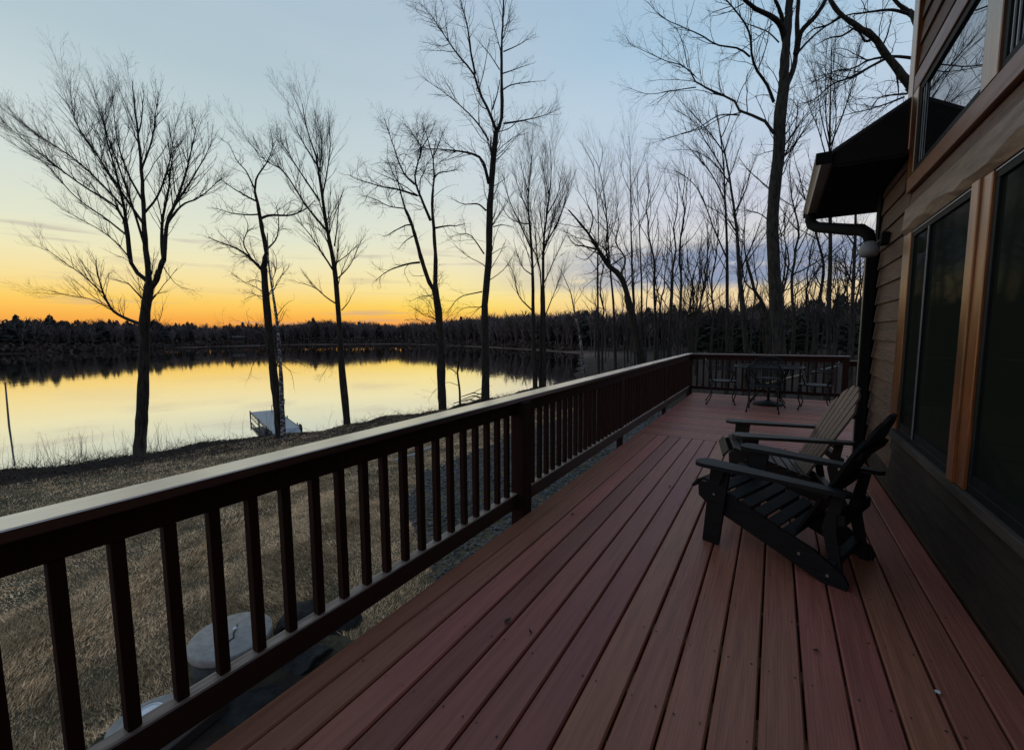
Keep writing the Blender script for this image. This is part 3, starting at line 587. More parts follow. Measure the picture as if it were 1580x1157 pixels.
# ------------------------------------------------------------------ adirondack chairs
def adirondack(loc, theta, mat, label, mback=None):
    # local frame: +x forward, +y to the chair's left, origin between the rear feet
    mb_ = mback or mat
    root = empty('adirondack_chair', loc, label, 'chair', rz=theta)
    for sg in (-1, 1):
        b = MB(); y = .255*sg
        poly = [(-.035, .0), (.075, .0), (.28, .075), (.72, .235), (.795, .285), (.80, .36), (.78, .385), (.72, .385), (.26, .215), (.12, .165), (-.02, .075), (-.045, .03)]
        T = Matrix(((1, 0, 0, 0), (0, 0, 1, 0), (0, 1, 0, 0), (0, 0, 0, 1)))
        b.prism(poly, y-.011, y+.011, T); b.build('side_rail', mat, root)
        b = MB(); yy = .281*sg; sh = .02
        b.prism([(.64, 0), (.745, 0), (.705, .515), (.585, .515)], yy-.012, yy+.012, T); b.build('leg', mat, root)
        b = MB(); b.prism([(.60, .515), (.69, .515), (.68, .47), (.64, .40)], sg*.294 if sg > 0 else -.314, sg*.314 if sg > 0 else -.294, T)
        b.build('arm_bracket', mat, root)
        # arm with a rounded paddle front, narrower at the back
        poly = [(.76, -.055), (.785, -.02), (.785, .035), (.765, .075), (.72, .09), (.55, .075), (.35, .05), (.10, .035), (-.02, .03), (-.05, .0), (-.03, -.035), (.10, -.045), (.45, -.06), (.72, -.07)]
        poly = [(x, (yy2)*sg+.300*sg) for x, yy2 in poly]
        if sg < 0: poly = poly[::-1]
        b = MB(); b.prism(poly, .517, .541); b.build('armrest', mat, root)
        b = MB()
        for (x, z) in ((.645, .455), (.675, .33), (.19, .12), (.05, .052)):
            b.tube([(x, sg*.2945, z), (x, sg*.301, z)] if x > .5 else [(x, sg*.2665, z), (x, sg*.272, z)], .0085, 8)
        b.build('bolt', mt_screw, root)
        # folding brace crossing behind
        b = MB(); b.prism([(-.02, .0), (.03, .0), (.10, .30), (.05, .53), (.0, .53), (.035, .30)], sg*.225-.010, sg*.225+.010, T); b.build('brace', mat, root)
    b = MB(); b.box((-.005, -.235, .33), (.04, .235, .39), .003); b.build('cross_bar', mat, root)
    b = MB(); b.box((.02, -.243, .085), (.07, .243, .125), .003); b.build('cross_bar', mat, root)
    # seat slats follow the side rails
    for i in range(7):
        s = .25+i*.081; z = .215+(s-.26)*(.385-.215)/.48; z += .004; a = math.atan2(.170, .48)
        R4 = Matrix.Rotation(-a, 3, 'Y'); b = MB(); b.box((-.034, -.268, 0), (.034, .268, .018), .003, rot=R4, at=(s, 0, z)); b.build('seat_slat', mat, root)
    b = MB(); R4 = Matrix.Rotation(.9, 3, 'Y'); b.box((-.034, -.268, 0), (.034, .268, .018), .003, rot=R4, at=(.815, 0, .355)); b.build('seat_slat', mat, root)
    # fanned back of six slats with an arched top
    base = Vector((.25, 0, .18)); top = Vector((-.125, 0, .935)); ax = (top-base).normalized(); L = (top-base).length; nr = Vector((ax.z, 0, -ax.x))
    ns = 6
    for i in range(ns):
        u = (i-(ns-1)/2)/((ns-1)/2)
        h = L*(1-.16*abs(u)**2.2); w0, w1 = .031, .0435; c0, c1 = u*.168, u*.245
        hi = h*(.975 if abs(u) > .9 else 1); dr = .035 if u > 0 else -.035
        hl = h-(.05*abs(u) if u < 0 else 0); hr = h-(.05*abs(u) if u > 0 else 0)
        f = .0
        poly = [(c0-w0, 0), (c0+w0, 0), (c1+w1-.003, hr-.02), (c1+w1*.55, hr+.0), (c1-w1*.55, hl), (c1-w1+.003, hl-.02)]
        M4 = Matrix(((0, ax.x, nr.x, base.x), (1, 0, 0, 0), (0, ax.z, nr.z, base.z), (0, 0, 0, 1)))
        b = MB(); b.prism(poly, -.008, .008, M4); b.build('back_slat', mb_, root)
    b = MB(); q = base+ax*.36-nr*.018; b.box((-.014, -.285, -.02), (.010, .285, .03), .003, rot=Matrix.Rotation(-.42, 3, 'Y'), at=q); b.build('back_rail', mat, root)
    b = MB(); q = base+ax*.62-nr*.020; b.box((-.014, -.245, -.02), (.006, .245, .025), .003, rot=Matrix.Rotation(-.42, 3, 'Y'), at=q); b.build('back_rail', mat, root)
    return root
adirondack((.440, 3.044, 0.002), math.radians(158.9), mt_chair_blk, 'near black folding adirondack chair turned away from the house wall')
adirondack((.455, 4.38, 0.002), math.radians(189), mt_chair, 'brown adirondack chair with a pale lit fan back, behind the black one', mt_slat_lit)

# ------------------------------------------------------------------ iron patio set
def ring(r, z, n=28, c=(0, 0)): return [(c[0]+r*math.cos(2*PI*i/n), c[1]+r*math.sin(2*PI*i/n), z) for i in range(n+1)]
tb = empty('patio_table', (-.09, 9.45, 0), 'round black wrought iron patio table at the far end of the deck', 'table')
def ch(b, n, m, r): return b.build(n, m, r)
b = MB(); b.lathe([(.56, .715), (.575, .722), (.575, .735), (.56, .738), (.54, .732), (0, .730)][::-1], n=36); 
ch(b, 'tabletop', mt_iron, tb)
b = MB()
for i in range(13):
    x = -.5+i/12; h = math.sqrt(max(.54**2-x*x, 0)); b.box((x-.003, -h, .7325), (x+.003, h, .7365)); b.box((-h, x-.003, .7368), (h, x+.003, .7405))
ch(b, 'top_lattice', mt_iron, tb)
b = MB(); b.tube(ring(.18, .36), .008, 6, False); ch(b, 'brace_ring', mt_iron, tb)
for k in range(4):
    a = PI/4+k*PI/2; c, s = math.cos(a), math.sin(a)
    b = MB(); b.tube([(c*r, s*r, z) for r, z in ((.45, .715), (.40, .60), (.24, .45), (.18, .36), (.22, .22), (.36, .08), (.42, .012))], .012, 6); ch(b, 'leg', mt_iron, tb)
ub = empty('umbrella_base', (-.07, 9.55, 0), 'round black umbrella stand on the boards under the iron table', 'umbrella base')
b = MB(); b.lathe([(0, .001), (.25, .001), (.26, .015), (.25, .035), (.16, .055), (.06, .075), (.04, .09), (0, .09)]); ch(b, 'foot', mt_iron, ub)
b = MB(); b.tube([(0, 0, .085), (0, 0, .36)], .022, 10); ch(b, 'socket', mt_iron, ub)
def iron_chair(loc, th, label):
    r = empty('iron_chair', loc, label, 'chair', 'wrought iron chairs round the patio table', rz=th)
    # +x forward; seat .43 high
    b = MB(); b.lathe([(0, .425), (.2, .425), (.235, .43), (.24, .44), (.22, .447), (.1, .44), (0, .438)], n=24); ch(b, 'seat', mt_iron, r)
    b = MB(); b.tube(ring(.238, .438), .010, 6, False); ch(b, 'seat_rim', mt_iron, r)
    arch = [(-.20, .22*1.0, .44), (-.245, .265, .58), (-.29, .27, .72), (-.315, .22, .81), (-.325, .11, .845), (-.327, 0, .852), (-.325, -.11, .845), (-.315, -.22, .81), (-.29, -.27, .72), (-.245, -.265, .58), (-.20, -.22, .44)]
    b = MB(); b.tube(arch, .0115, 6); ch(b, 'back_frame', mt_iron, r)
    b = MB()
    def yw(z): return np.interp(z, [.44, .58, .72, .81, .85], [.22, .262, .266, .215, .05])
    for i in range(-9, 10):
        y = i*.028; zz = [z for z in np.linspace(.50, .845, 18) if yw(z) > abs(y)]
        if len(zz) > 1: b.tube([(np.interp(z, [.44, .58, .72, .81, .85], [-.20, -.245, -.29, -.315, -.327]), y, z) for z in (zz[0], (zz[0]+zz[-1])/2, zz[-1])], .0042, 3, False)
    for z in np.linspace(.50, .83, 13):
        w = yw(z); x = np.interp(z, [.44, .58, .72, .81, .85], [-.20, -.245, -.29, -.315, -.327])-.002; b.tube([(x, -w, z), (x-.004, 0, z), (x, w, z)], .0042, 3, False)
    ch(b, 'back_mesh', mt_iron, r)
    for s in (-1, 1):
        b = MB(); b.tube([(-.265, .268*s, .66), (-.16, .285*s, .685), (.02, .29*s, .68), (.14, .285*s, .655), (.17, .27*s, .60), (.13, .25*s, .52), (.12, .21*s, .44)], .011, 6); ch(b, 'arm', mt_iron, r)
        b = MB(); b.tube([(.17, .17*s, .43), (.215, .215*s, .36), (.205, .22*s, .20), (.175, .21*s, .10), (.20, .225*s, .02)], .010, 6); b.lathe([(0, 0.001), (.018, .004), (.02, .015), (.012, .026), (0, .028)], (.20, .225*s, 0), 8); ch(b, 'leg', mt_iron, r)
        b = MB(); b.tube([(-.17, .17*s, .43), (-.215, .215*s, .34), (-.20, .215*s, .20), (-.235, .23*s, .10), (-.29, .24*s, .02)], .010, 6); b.lathe([(0, 0.001), (.018, .004), (.02, .015), (.012, .026), (0, .028)], (-.29, .24*s, 0), 8); ch(b, 'leg', mt_iron, r)
    return r
iron_chair((-.14, 8.72, .002), PI/2, 'wrought iron chair with its mesh back to the camera, nearest the house end')
iron_chair((-.83, 9.30, .002), math.radians(8), 'wrought iron chair at the left of the patio table by the railing corner')
iron_chair((-.10, 10.22, .002), -PI/2, 'wrought iron chair behind the patio table against the far railing')
iron_chair((.62, 9.30, .002), math.radians(172), 'wrought iron chair at the right of the patio table, pushed in')

# a bit of white fluff on the boards in the lower right corner
q = onz(1447, 1070, 0)
b = MB()
for i in range(7):
    a = i*.9; b.tube([(0, 0, .004), (.006*math.cos(a), .006*math.sin(a), .009), (.011*math.cos(a+.3), .011*math.sin(a+.3), .006)], [.003, .0026, .001], 5)
o = b.build('fluff', mt_white, loc=(q[0], q[1], .001)); tag(o, 'tiny pale tuft lying in a board gap near the lower right corner', 'fluff')

rl = random.Random(4)
for i in range(9):
    x, y = rl.uniform(-1.4, .7), rl.uniform(1.2, 5.6) if i < 7 else rl.uniform(6.2, 8)
    bm = bmesh.new(); a = rl.uniform(0, 6.28); L_ = rl.uniform(.012, .024); vs = [bm.verts.new((L_*c*math.cos(a)-L_*d*math.sin(a), L_*c*math.sin(a)+L_*d*math.cos(a), .004+h)) for c, d, h in ((-1, 0, 0), (-.3, .45, .006), (.5, .38, .004), (1.1, 0, .008), (.5, -.4, .002), (-.3, -.45, .007))]; ce = bm.verts.new((0, 0, .003))
    for k in range(6): bm.faces.new((vs[k], vs[(k+1) % 6], ce))
    m = bpy.data.meshes.new('dead_leaf'); bm.to_mesh(m); bm.free(); tag(link('dead_leaf', m, mt_litter, None, (x, y, .001)), 'tiny curled dead leaf lying loose on the deck boards', 'leaf', 'dead leaves scattered on the deck boards')
# ------------------------------------------------------------------ things on the lawn
gl_ = lambda x, y, z: (x, y, z)
cx_, cy_ = -5.05, 2.29
lid = empty('well_cover', (cx_, cy_, -2.19), 'large round grey concrete well cover on the lawn with a handle cord on top', 'well cover')
b = MB(); b.lathe([(.36, -.25), (.37, .16), (0, .16)][::-1], n=36); ch(b, 'ring', mt_concd, lid)
b = MB(); b.lathe([(0, .162), (.395, .162), (.405, .175), (.405, .24), (.395, .250), (0, .254)], n=40); ch(b, 'lid', mt_conc, lid)
b = MB(); b.tube([(-.02, .05, .255), (.02, .03, .270), (.06, -.0, .285), (.10, -.02, .259), (.105, -.06, .255), (.13, -.1, .255)], .008, 6); b.tube([(-.10, .12, .256), (-.07, .10, .258), (-.02, .05, .256)], .006, 5); ch(b, 'cord', mt_rubber, lid)
b = MB(); b.lathe([(0, 0.254), (.02, .254), (.024, .270), (.012, .285), (0, .286)], (-.03, .06, 0), 10); ch(b, 'knob', mt_white, lid)
def rock(name, loc, sz, mat, seed, sub=2, flat=.7):
    rg = random.Random(seed); bm = bmesh.new(); bmesh.ops.create_icosphere(bm, subdivisions=sub, radius=1); ds = [Vector((rg.gauss(0, 1), rg.gauss(0, 1), rg.gauss(0, 1))).normalized() for _ in range(7)]; cut = [rg.uniform(.55, .9) for _ in ds]
    for v in bm.verts:
        for d, c in zip(ds, cut):
            e = v.co.dot(d)
            if e > c: v.co -= d*(e-c)*.9
        v.co *= 1+.10*mnoise.noise(v.co*3+Vector((seed, 0, 0)))+.05*mnoise.noise(v.co*9)
        v.co = Vector((v.co.x*sz[0], v.co.y*sz[1], v.co.z*sz[2]))
    m = bpy.data.meshes.new(name); bm.to_mesh(m); bm.free(); return link(name, m, mat, None, loc, (0, 0, rg.uniform(0, 6)))
tag(rock('boulder', (-4.90, 3.02, -2.24), (.40, .28, .24), mt_rock, 3, 4), 'dark angular boulder tucked against the far side of the concrete well cover', 'boulder')
s2 = empty('septic_slab', (-4.72, 1.42, -2.27), 'pale concrete slab half hidden by the bottom rail at the lower left', 'slab')
b = MB(); b.prism([(.25*math.cos(a)*(1.2), .25*math.sin(a)) for a in np.linspace(0, 2*PI, 29)[:-1]], -.2, .19); o = ch(b, 'slab', mt_conc, s2); o.rotation_euler = (0, 0, 1.35)
vc = empty('vent_cap', (-4.70, 1.42, -2.048), 'flat round white plastic cap standing on the small concrete slab', 'cap')
b = MB(); b.lathe([(.095, 0), (.10, .004), (.10, .022), (.108, .024), (.108, .034), (.10, .04), (0, .042)][::-1], n=28); ch(b, 'cap', mt_white, vc)
b = MB(); b.tube([(.085*math.cos(a), .085*math.sin(a), .0425) for a in np.linspace(0, 2*PI, 25)], .0025, 5, False); ch(b, 'rim', mt_white, vc)
tag(rock('stone', (-4.97, 1.75, -2.16), (.08, .06, .07), mt_conc, 9, 2), 'small pale stone between the concrete slab and the well cover', 'stone')
for k, (x, y, zz, s, lb) in enumerate(((-4.30, 2.05, -2.27, (.34, .22, .12), 'flat dark flagstone under the deck edge nearest the lens'), (-4.35, 2.75, -2.27, (.30, .25, .14), 'flat dark flagstone beyond the first one beside the deck'), (-4.55, 3.35, -2.28, (.30, .22, .12), 'flat dark flagstone below the deck level with the large well cover'))):
    tag(rock('flagstone', (x, y, zz), s, mt_rock, 20+k, 4), lb, 'flagstone')
b = MB(); b.box((-.32, -.045, -.05), (.32, .045, .06), .008); o = b.build('landscape_timber', mt_joist, loc=(-4.36, 1.60, -2.2), rot=(0, 0, 1.75)); tag(o, 'grey landscape timber lying below the deck at the lower left', 'timber')
a0, a1 = onz(622, 697, -2.42), onz(662, 684, -2.42); c_ = (a0+a1)/2; L = np.linalg.norm(a1-a0)
for i in range(3):
    pth = a0+(a1-a0)*(i+.5)/3*1.6-(a1-a0)*.3
    b = MB(); b.box((-L*.26, -.07, -.06), (L*.26, .07, .06), .01); o = b.build('edging_stone', mt_conc, loc=(pth[0], pth[1], gz(pth[0], pth[1])+.03), rot=(0, 0, math.atan2(a1[1]-a0[1], a1[0]-a0[0])+random.uniform(-.05, .05)))
    tag(o, ['pale edging stone at the near end of the gravel bed row', 'middle pale edging stone of the row by the gravel bed', 'pale edging stone at the far end of the gravel bed row'][i], 'edging stone', 'edging stones by the gravel bed')
# gravel bed along the deck (thousands of small stones)
def gravel(n, poly_fn, smin, smax, seed, name, label):
    rg = np.random.default_rng(seed); X, Y = poly_fn(rg, n)
    n = len(X); Z = ground(X, Y); s = rg.uniform(smin, smax, n)*rg.choice([1, 1, 1, 1.8], n)
    base = np.array([(1, 0, 0), (-1, 0, 0), (0, 1, 0), (0, -1, 0), (0, 0, .7), (0, 0, -.6)], float)
    a = rg.uniform(0, 2*PI, n); V = base[None]*rg.uniform(.6, 1.3, (n, 6, 1))*s[:, None, None]
    c, sn = np.cos(a)[:, None], np.sin(a)[:, None]; V = np.stack([V[..., 0]*c-V[..., 1]*sn, V[..., 0]*sn+V[..., 1]*c, V[..., 2]+rg.uniform(-.3, .3, (n, 6))*s[:, None]], -1)
    V += np.stack([X, Y, Z+s*.3], -1)[:, None]
    F = np.array([(0, 2, 4), (2, 1, 4), (1, 3, 4), (3, 0, 4), (2, 0, 5), (1, 2, 5), (3, 1, 5), (0, 3, 5)])
    F = (F[None]+np.arange(n)[:, None, None]*6).reshape(-1, 3); tag(link(name, mesh_np(name, V.reshape(-1, 3), F), mt_gravel), label, kind='stuff')
def bedfn(rg, n):
    Y = rg.uniform(2.5, 22, n)**1.0; X = rg.uniform(-8.8, -1.9, n); edge = -3.3-1.0*np.clip(Y-3.4, 0, 12)+.3*np.sin(Y*1.7); k = (X > np.maximum(edge, -8.6)) & (Y > 3.2+.15*np.sin(X*3)) ; return X[k], Y[k]
gravel(36000, bedfn, .014, .036, 3, 'gravel_bed', 'grey blue gravel bed along the deck')
# ------------------------------------------------------------------ trees
def smooth_poly(P, n):
    """Catmull-Rom resample of a traced limb to n points"""
    P = np.asarray(P, float); Q = np.vstack([2*P[0]-P[1], P, 2*P[-1]-P[-2]]); m = len(P)-1; out = []
    d = np.r_[0, np.cumsum(np.linalg.norm(np.diff(P, axis=0), axis=1))]; d /= d[-1]
    for s in np.linspace(0, 1, n):
        i = min(np.searchsorted(d, s, 'right')-1, m-1); t = (s-d[i])/(d[i+1]-d[i]+1e-9)
        a, b, c, e = Q[i], Q[i+1], Q[i+2], Q[i+3]
        out.append(.5*((2*b)+(-a+c)*t+(2*a-5*b+4*c-e)*t*t+(-a+3*b-3*c+e)*t**3))
    return np.array(out)
def norm(v): return v/(np.linalg.norm(v, axis=-1, keepdims=True)+1e-9)
def children(rg, P, R, spacing, t0, ang, ratio, n, gnarl, up, lmax, lmin=.12, rr=.62, rend=.35, rmin=.0022, tmax=1.):
    """branches growing from every tube of a level, vectorised. P (N,m,3) R (N,m)"""
    L = np.linalg.norm(np.diff(P, axis=1), axis=2).sum(1); cnt = np.maximum(rg.poisson(L*(1-t0)/spacing), 1)
    idx = np.repeat(np.arange(len(P)), cnt); K = len(idx); t = t0+(tmax-t0)*rg.random(K)**.72
    m = P.shape[1]; f = t*(m-1); i = np.minimum(f.astype(int), m-2); w = (f-i)[:, None]
    p0 = P[idx, i]*(1-w)+P[idx, i+1]*w; T = norm(P[idx, i+1]-P[idx, i]); r0 = (R[idx, i]*(1-w[:, 0])+R[idx, i+1]*w[:, 0])*rr
    q = rg.normal(size=(K, 3)); q[:, 2] *= .75; q -= (q*T).sum(1, keepdims=True)*T; q = norm(q)
    a = rg.normal(ang, ang*.28, K)[:, None]; D = norm(np.cos(a)*T+np.sin(a)*q+np.array([0, 0, up*.5]))
    ln = np.clip(L[idx]*ratio*(1.08-.62*t)*rg.uniform(.55, 1.35, K), lmin, lmax); st = (ln/(n-1))[:, None]
    out = [p0]; 
    for k in range(n-1):
        D = norm(D+rg.normal(0, gnarl, (K, 3))+np.array([0, 0, up*.22])); out.append(out[-1]+D*st)
    Pn = np.stack(out, 1); r0 = np.maximum(np.minimum(r0, ln*.0105+.0013), rmin); Rn = r0[:, None]*np.linspace(1, rend, n)[None]; return Pn, np.maximum(Rn, rmin*.7)
STY = dict(
    fan=dict(l=[dict(spacing=.42, t0=.22, ang=.46, ratio=.52, n=8, gnarl=.07, up=.26, lmax=2.5, lmin=.5, rr=.42), dict(spacing=.27, t0=.10, ang=.42, ratio=.48, n=5, gnarl=.10, up=.28, lmax=1.2, lmin=.25), dict(spacing=.18, t0=.15, ang=.55, ratio=.48, n=3, gnarl=.16, up=.2, lmax=.6, lmin=.14)]),
    gnarly=dict(l=[dict(spacing=.50, t0=.08, ang=.80, ratio=.50, n=8, gnarl=.24, up=.14, lmax=2.6, lmin=.5, rr=.5), dict(spacing=.27, t0=.10, ang=.80, ratio=.52, n=6, gnarl=.27, up=.12, lmax=1.4, lmin=.3), dict(spacing=.18, t0=.15, ang=.8, ratio=.5, n=4, gnarl=.3, up=.1, lmax=.6, lmin=.14)]),
    open=dict(l=[dict(spacing=.55, t0=.10, ang=.68, ratio=.42, n=8, gnarl=.13, up=.22, lmax=2.6, lmin=.4, rr=.5), dict(spacing=.33, t0=.12, ang=.75, ratio=.46, n=5, gnarl=.18, up=.16, lmax=1.2, lmin=.24), dict(spacing=.22, t0=.15, ang=.8, ratio=.5, n=3, gnarl=.25, up=.1, lmax=.5, lmin=.12)]))
def build_tree(name, label, cat, D, trunks, limbs, style, seed, mat=mt_bark, dscale=1., group=None, root_in=.35, dens=1., depth=.22, levels=3, rmin=.0022, pieces=None, cast=None):
    """trunks / limbs: lists of (points measured in the photograph, first radius, last radius in metres);
    every point gets its own distance so that the tree is as deep as it is wide"""
    rg = np.random.default_rng(seed); base = atd(*trunks[0][0][0], D); base = np.array([base[0], base[1], gz(base[0], base[1])])
    root = empty(name, tuple(base), label, cat, group)
    def place(pts, off0, off1, wob, n=14):
        k = len(pts); f = np.linspace(0, 1, k); P = np.array([atd(x, y, D+off0+(off1-off0)*s) for (x, y), s in zip(pts, f)])
        Q = smooth_poly(P, n); Q += np.cumsum(rg.normal(0, wob, (n, 3)), 0)*np.linspace(0, 1, n)[:, None]; return Q-base
    TP, TR = [], []
    for j, (pts, ra, rb) in enumerate(trunks):
        Q = place(pts, 0 if j == 0 else .0, rg.uniform(-.6, .6) if j else 0., .004, 20)
        r = np.interp(np.linspace(0, 1, 20), [0, 1], [ra, rb]); r = r*(1+.05*rg.normal(size=20))
        if pts[0][1] > 500 or j == 0:                          # stands in the ground: drop to it, root flare
            zg = gz(Q[0][0]+base[0], Q[0][1]+base[1])-base[2]; add = np.array([[Q[0][0], Q[0][1], min(zg-root_in, Q[0][2]-.2)], [Q[0][0], Q[0][1], min(zg+.05, Q[0][2]-.1)]])
            Q = np.vstack([add, Q]); r = np.r_[r[0]*1.5, r[0]*1.22, r]
        else: Q = np.vstack([Q, Q[-1:]+.01, Q[-1:]+.02]); r = np.r_[r, r[-1]*.9, r[-1]*.8]
        TP.append(Q); TR.append(r)
    V, F = tubes_np(np.array(TP), np.array(TR), 12)
    V = V+.03*TR[0][0]*np.sin(V[:, [2, 0, 1]]*17+V[:, [1, 2, 0]]*9)
    link('trunk', mesh_np('trunk', V, F, True), mat, root)
    LP, LR = [], []
    for (pts, ra, rb) in limbs:
        ext = D*math.hypot(pts[-1][0]-pts[0][0], pts[-1][1]-pts[0][1])/FP*.8
        LP.append(place(pts, rg.uniform(-.15, .15), rg.uniform(-1, 1)*ext*depth*2, .012*dscale)); LR.append(np.linspace(ra, rb, 14))
    Vs, Fs, nv = [], [], 0
    def add(P, R, k):
        nonlocal nv
        v, f = tubes_np(P, R, k); Vs.append(v); Fs.append(f+nv); nv += len(v)
    if LP:
        LP, LR = np.array(LP), np.array(LR); add(LP, LR, 7)
    else: LP = np.zeros((0, 14, 3)); LR = np.zeros((0, 14))
    # the upper part of each trunk carries branches as well
    up_ = np.array([smooth_poly(q[len(q)//3:], 14) for q in TP]); ur = np.array([np.interp(np.linspace(0, 1, 14), np.linspace(0, 1, len(r)-len(r)//3), r[len(r)//3:]) for r in TR])
    P, R = np.concatenate([LP, up_]), np.concatenate([LR, ur*.75])
    ks = [5, 3, 3]
    for lv in range(levels):
        q = dict(STY[style]['l'][lv]); q['spacing'] *= dscale/dens; q['lmax'] *= dscale; q['lmin'] *= dscale; q['rmin'] = rmin
        Pn, Rn = children(rg, P, R, **q); add(Pn, Rn, ks[lv])
        if lv == 0: P, R = np.concatenate([P[:, :: 1][:len(LP)][:, [0, 2, 4, 6, 8, 10, 12, 13][:q['n']] if q['n'] <= 8 else slice(None)], Pn]), np.concatenate([R[:len(LP)][:, [0, 2, 4, 6, 8, 10, 12, 13][:q['n']]], Rn])
        else: P, R = Pn, Rn
    link('crown', mesh_np('crown', np.concatenate(Vs), np.concatenate(Fs), True), mt_twig if mat is not mt_birch else mt_twig, root)
    return root
# -- seven shore trees, left to right
build_tree('bare_tree', 'broad fan shaped bare maple at the water edge on the far left', 'tree', 18.3,
    [([(215, 702), (219, 640), (222, 560), (223, 500), (227, 462), (231, 440)], .225, .165), ([(229, 450), (229, 417), (224, 374), (221, 305), (218, 253), (212, 194), (206, 139), (205, 128)], .12, .010),
     ([(230, 446), (239, 436), (247, 415), (253, 400)], .115, .09)],
    [([(253, 402), (250, 381), (250, 340), (258, 300), (262, 262), (268, 225)], .075, .012), ([(253, 402), (258, 343), (269, 318), (286, 273), (296, 235), (305, 200)], .085, .01),
     ([(258, 345), (279, 318), (307, 305), (341, 274)], .05, .008), ([(268, 320), (290, 285), (315, 240), (325, 215)], .045, .008),
     ([(228, 434), (213, 422), (203, 408), (198, 363), (191, 318), (181, 270), (166, 215), (158, 165)], .085, .009), ([(203, 408), (199, 397), (186, 328), (130, 289), (65, 241), (5, 190)], .06, .008),
     ([(192, 322), (168, 296), (120, 250), (60, 210), (20, 180)], .045, .007), ([(221, 345), (190, 300), (151, 240), (116, 185), (108, 135)], .055, .007), ([(222, 375), (205, 320), (185, 262), (162, 200), (146, 145)], .05, .007),
     ([(220, 310), (195, 262), (178, 205), (173, 145)], .045, .007), ([(218, 262), (232, 225), (240, 190), (243, 145)], .04, .007), ([(222, 330), (244, 300), (262, 245), (272, 190)], .045, .007),
     ([(214, 205), (222, 175), (226, 140)], .03, .006), ([(198, 365), (160, 335), (110, 300), (70, 255)], .04, .007),
     ([(217, 500), (195, 492), (173, 479), (160, 455), (152, 430), (147, 405)], .075, .012), ([(158, 452), (128, 425), (95, 400), (62, 375)], .03, .006), ([(173, 479), (140, 462), (95, 455), (50, 452)], .022, .005),
     ([(219, 460), (205, 445), (195, 436), (170, 432)], .035, .006), ([(199, 397), (180, 375), (150, 352), (90, 320)], .03, .006), ([(232, 470), (240, 455), (262, 450)], .025, .006), ([(251, 410), (272, 440), (300, 450)], .018, .005)],
    'fan', 11, depth=.25, dens=1.15)
build_tree('bare_tree', 'crooked bare tree leaning beside the birch in front of the dock', 'tree', 19.0,
    [([(432, 678), (431, 655), (427, 617), (421, 570), (415, 510), (410, 458), (406, 413)], .19, .13), ([(406, 415), (410, 398), (411, 386), (406, 362), (404, 351), (398, 317), (393, 292), (397, 272), (408, 255)], .12, .02)],
    [([(405, 417), (390, 402), (375, 389), (358, 380), (341, 375), (320, 365)], .065, .015), ([(401, 338), (410, 334), (420, 332), (448, 332), (472, 322), (486, 310)], .06, .012),
     ([(399, 331), (380, 332), (358, 330), (330, 322)], .035, .01), ([(394, 310), (372, 299), (356, 290), (341, 279)], .04, .008), ([(413, 384), (427, 367), (431, 337), (426, 315)], .035, .008),
     ([(388, 400), (376, 375), (383, 350), (375, 332)], .035, .008), ([(393, 292), (380, 265), (365, 245), (352, 215)], .035, .006), ([(397, 272), (412, 250), (420, 225), (415, 200)], .03, .006), ([(411, 460), (392, 455), (375, 462)], .02, .006), ([(410, 440), (395, 432), (380, 436)], .02, .006), ([(416, 515), (385, 505), (360, 512), (345, 500)], .02, .006)],
    'gnarly', 12, dens=1.35)
build_tree('birch_tree', 'slender birch with black and white bark standing right in front of the dock', 'tree', 18.6,
    [([(437, 680), (437, 661), (435, 623), (433, 573), (430, 530), (427, 496), (422, 462), (417, 431), (413, 400), (411, 360)], .105, .02)],
    [([(426, 490), (440, 470), (452, 462)], .02, .005), ([(420, 450), (434, 430), (440, 415)], .018, .005), ([(430, 530), (410, 540), (392, 560), (385, 585)], .018, .005), ([(433, 560), (448, 575), (452, 600)], .015, .005)],
    'open', 13, mat=mt_birch, dens=.7)
build_tree('bare_tree', 'slim leaning bare tree with long upswept limbs right of the dock', 'tree', 22.5,
    [([(537, 668), (532, 615), (527, 565), (524, 510), (519, 441), (514, 400), (507, 365), (500, 323), (493, 275), (486, 234), (474, 205), (469, 180), (466, 160)], .20, .012)],
    [([(514, 417), (486, 372), (468, 348), (451, 327)], .05, .008), ([(503, 355), (472, 317), (438, 265), (410, 248), (384, 218)], .06, .007), ([(493, 310), (465, 268), (436, 222), (427, 205)], .05, .007),
     ([(489, 255), (470, 225), (453, 195), (441, 172)], .04, .006), ([(498, 300), (505, 262), (508, 225), (504, 185)], .04, .006), ([(492, 270), (497, 225), (490, 178)], .035, .006), ([(519, 469), (502, 458), (486, 445), (448, 434)], .04, .006),
     ([(517, 434), (541, 407), (558, 369)], .04, .006), ([(516, 408), (540, 390), (562, 370)], .03, .006), ([(527, 479), (538, 466), (548, 447)], .03, .006), ([(512, 395), (498, 360), (470, 340)], .03, .006), ([(516, 380), (520, 350), (525, 300)], .04, .006), ([(526, 535), (510, 560), (498, 580)], .015, .005)],
    'fan', 14, depth=.2, dens=1.3)
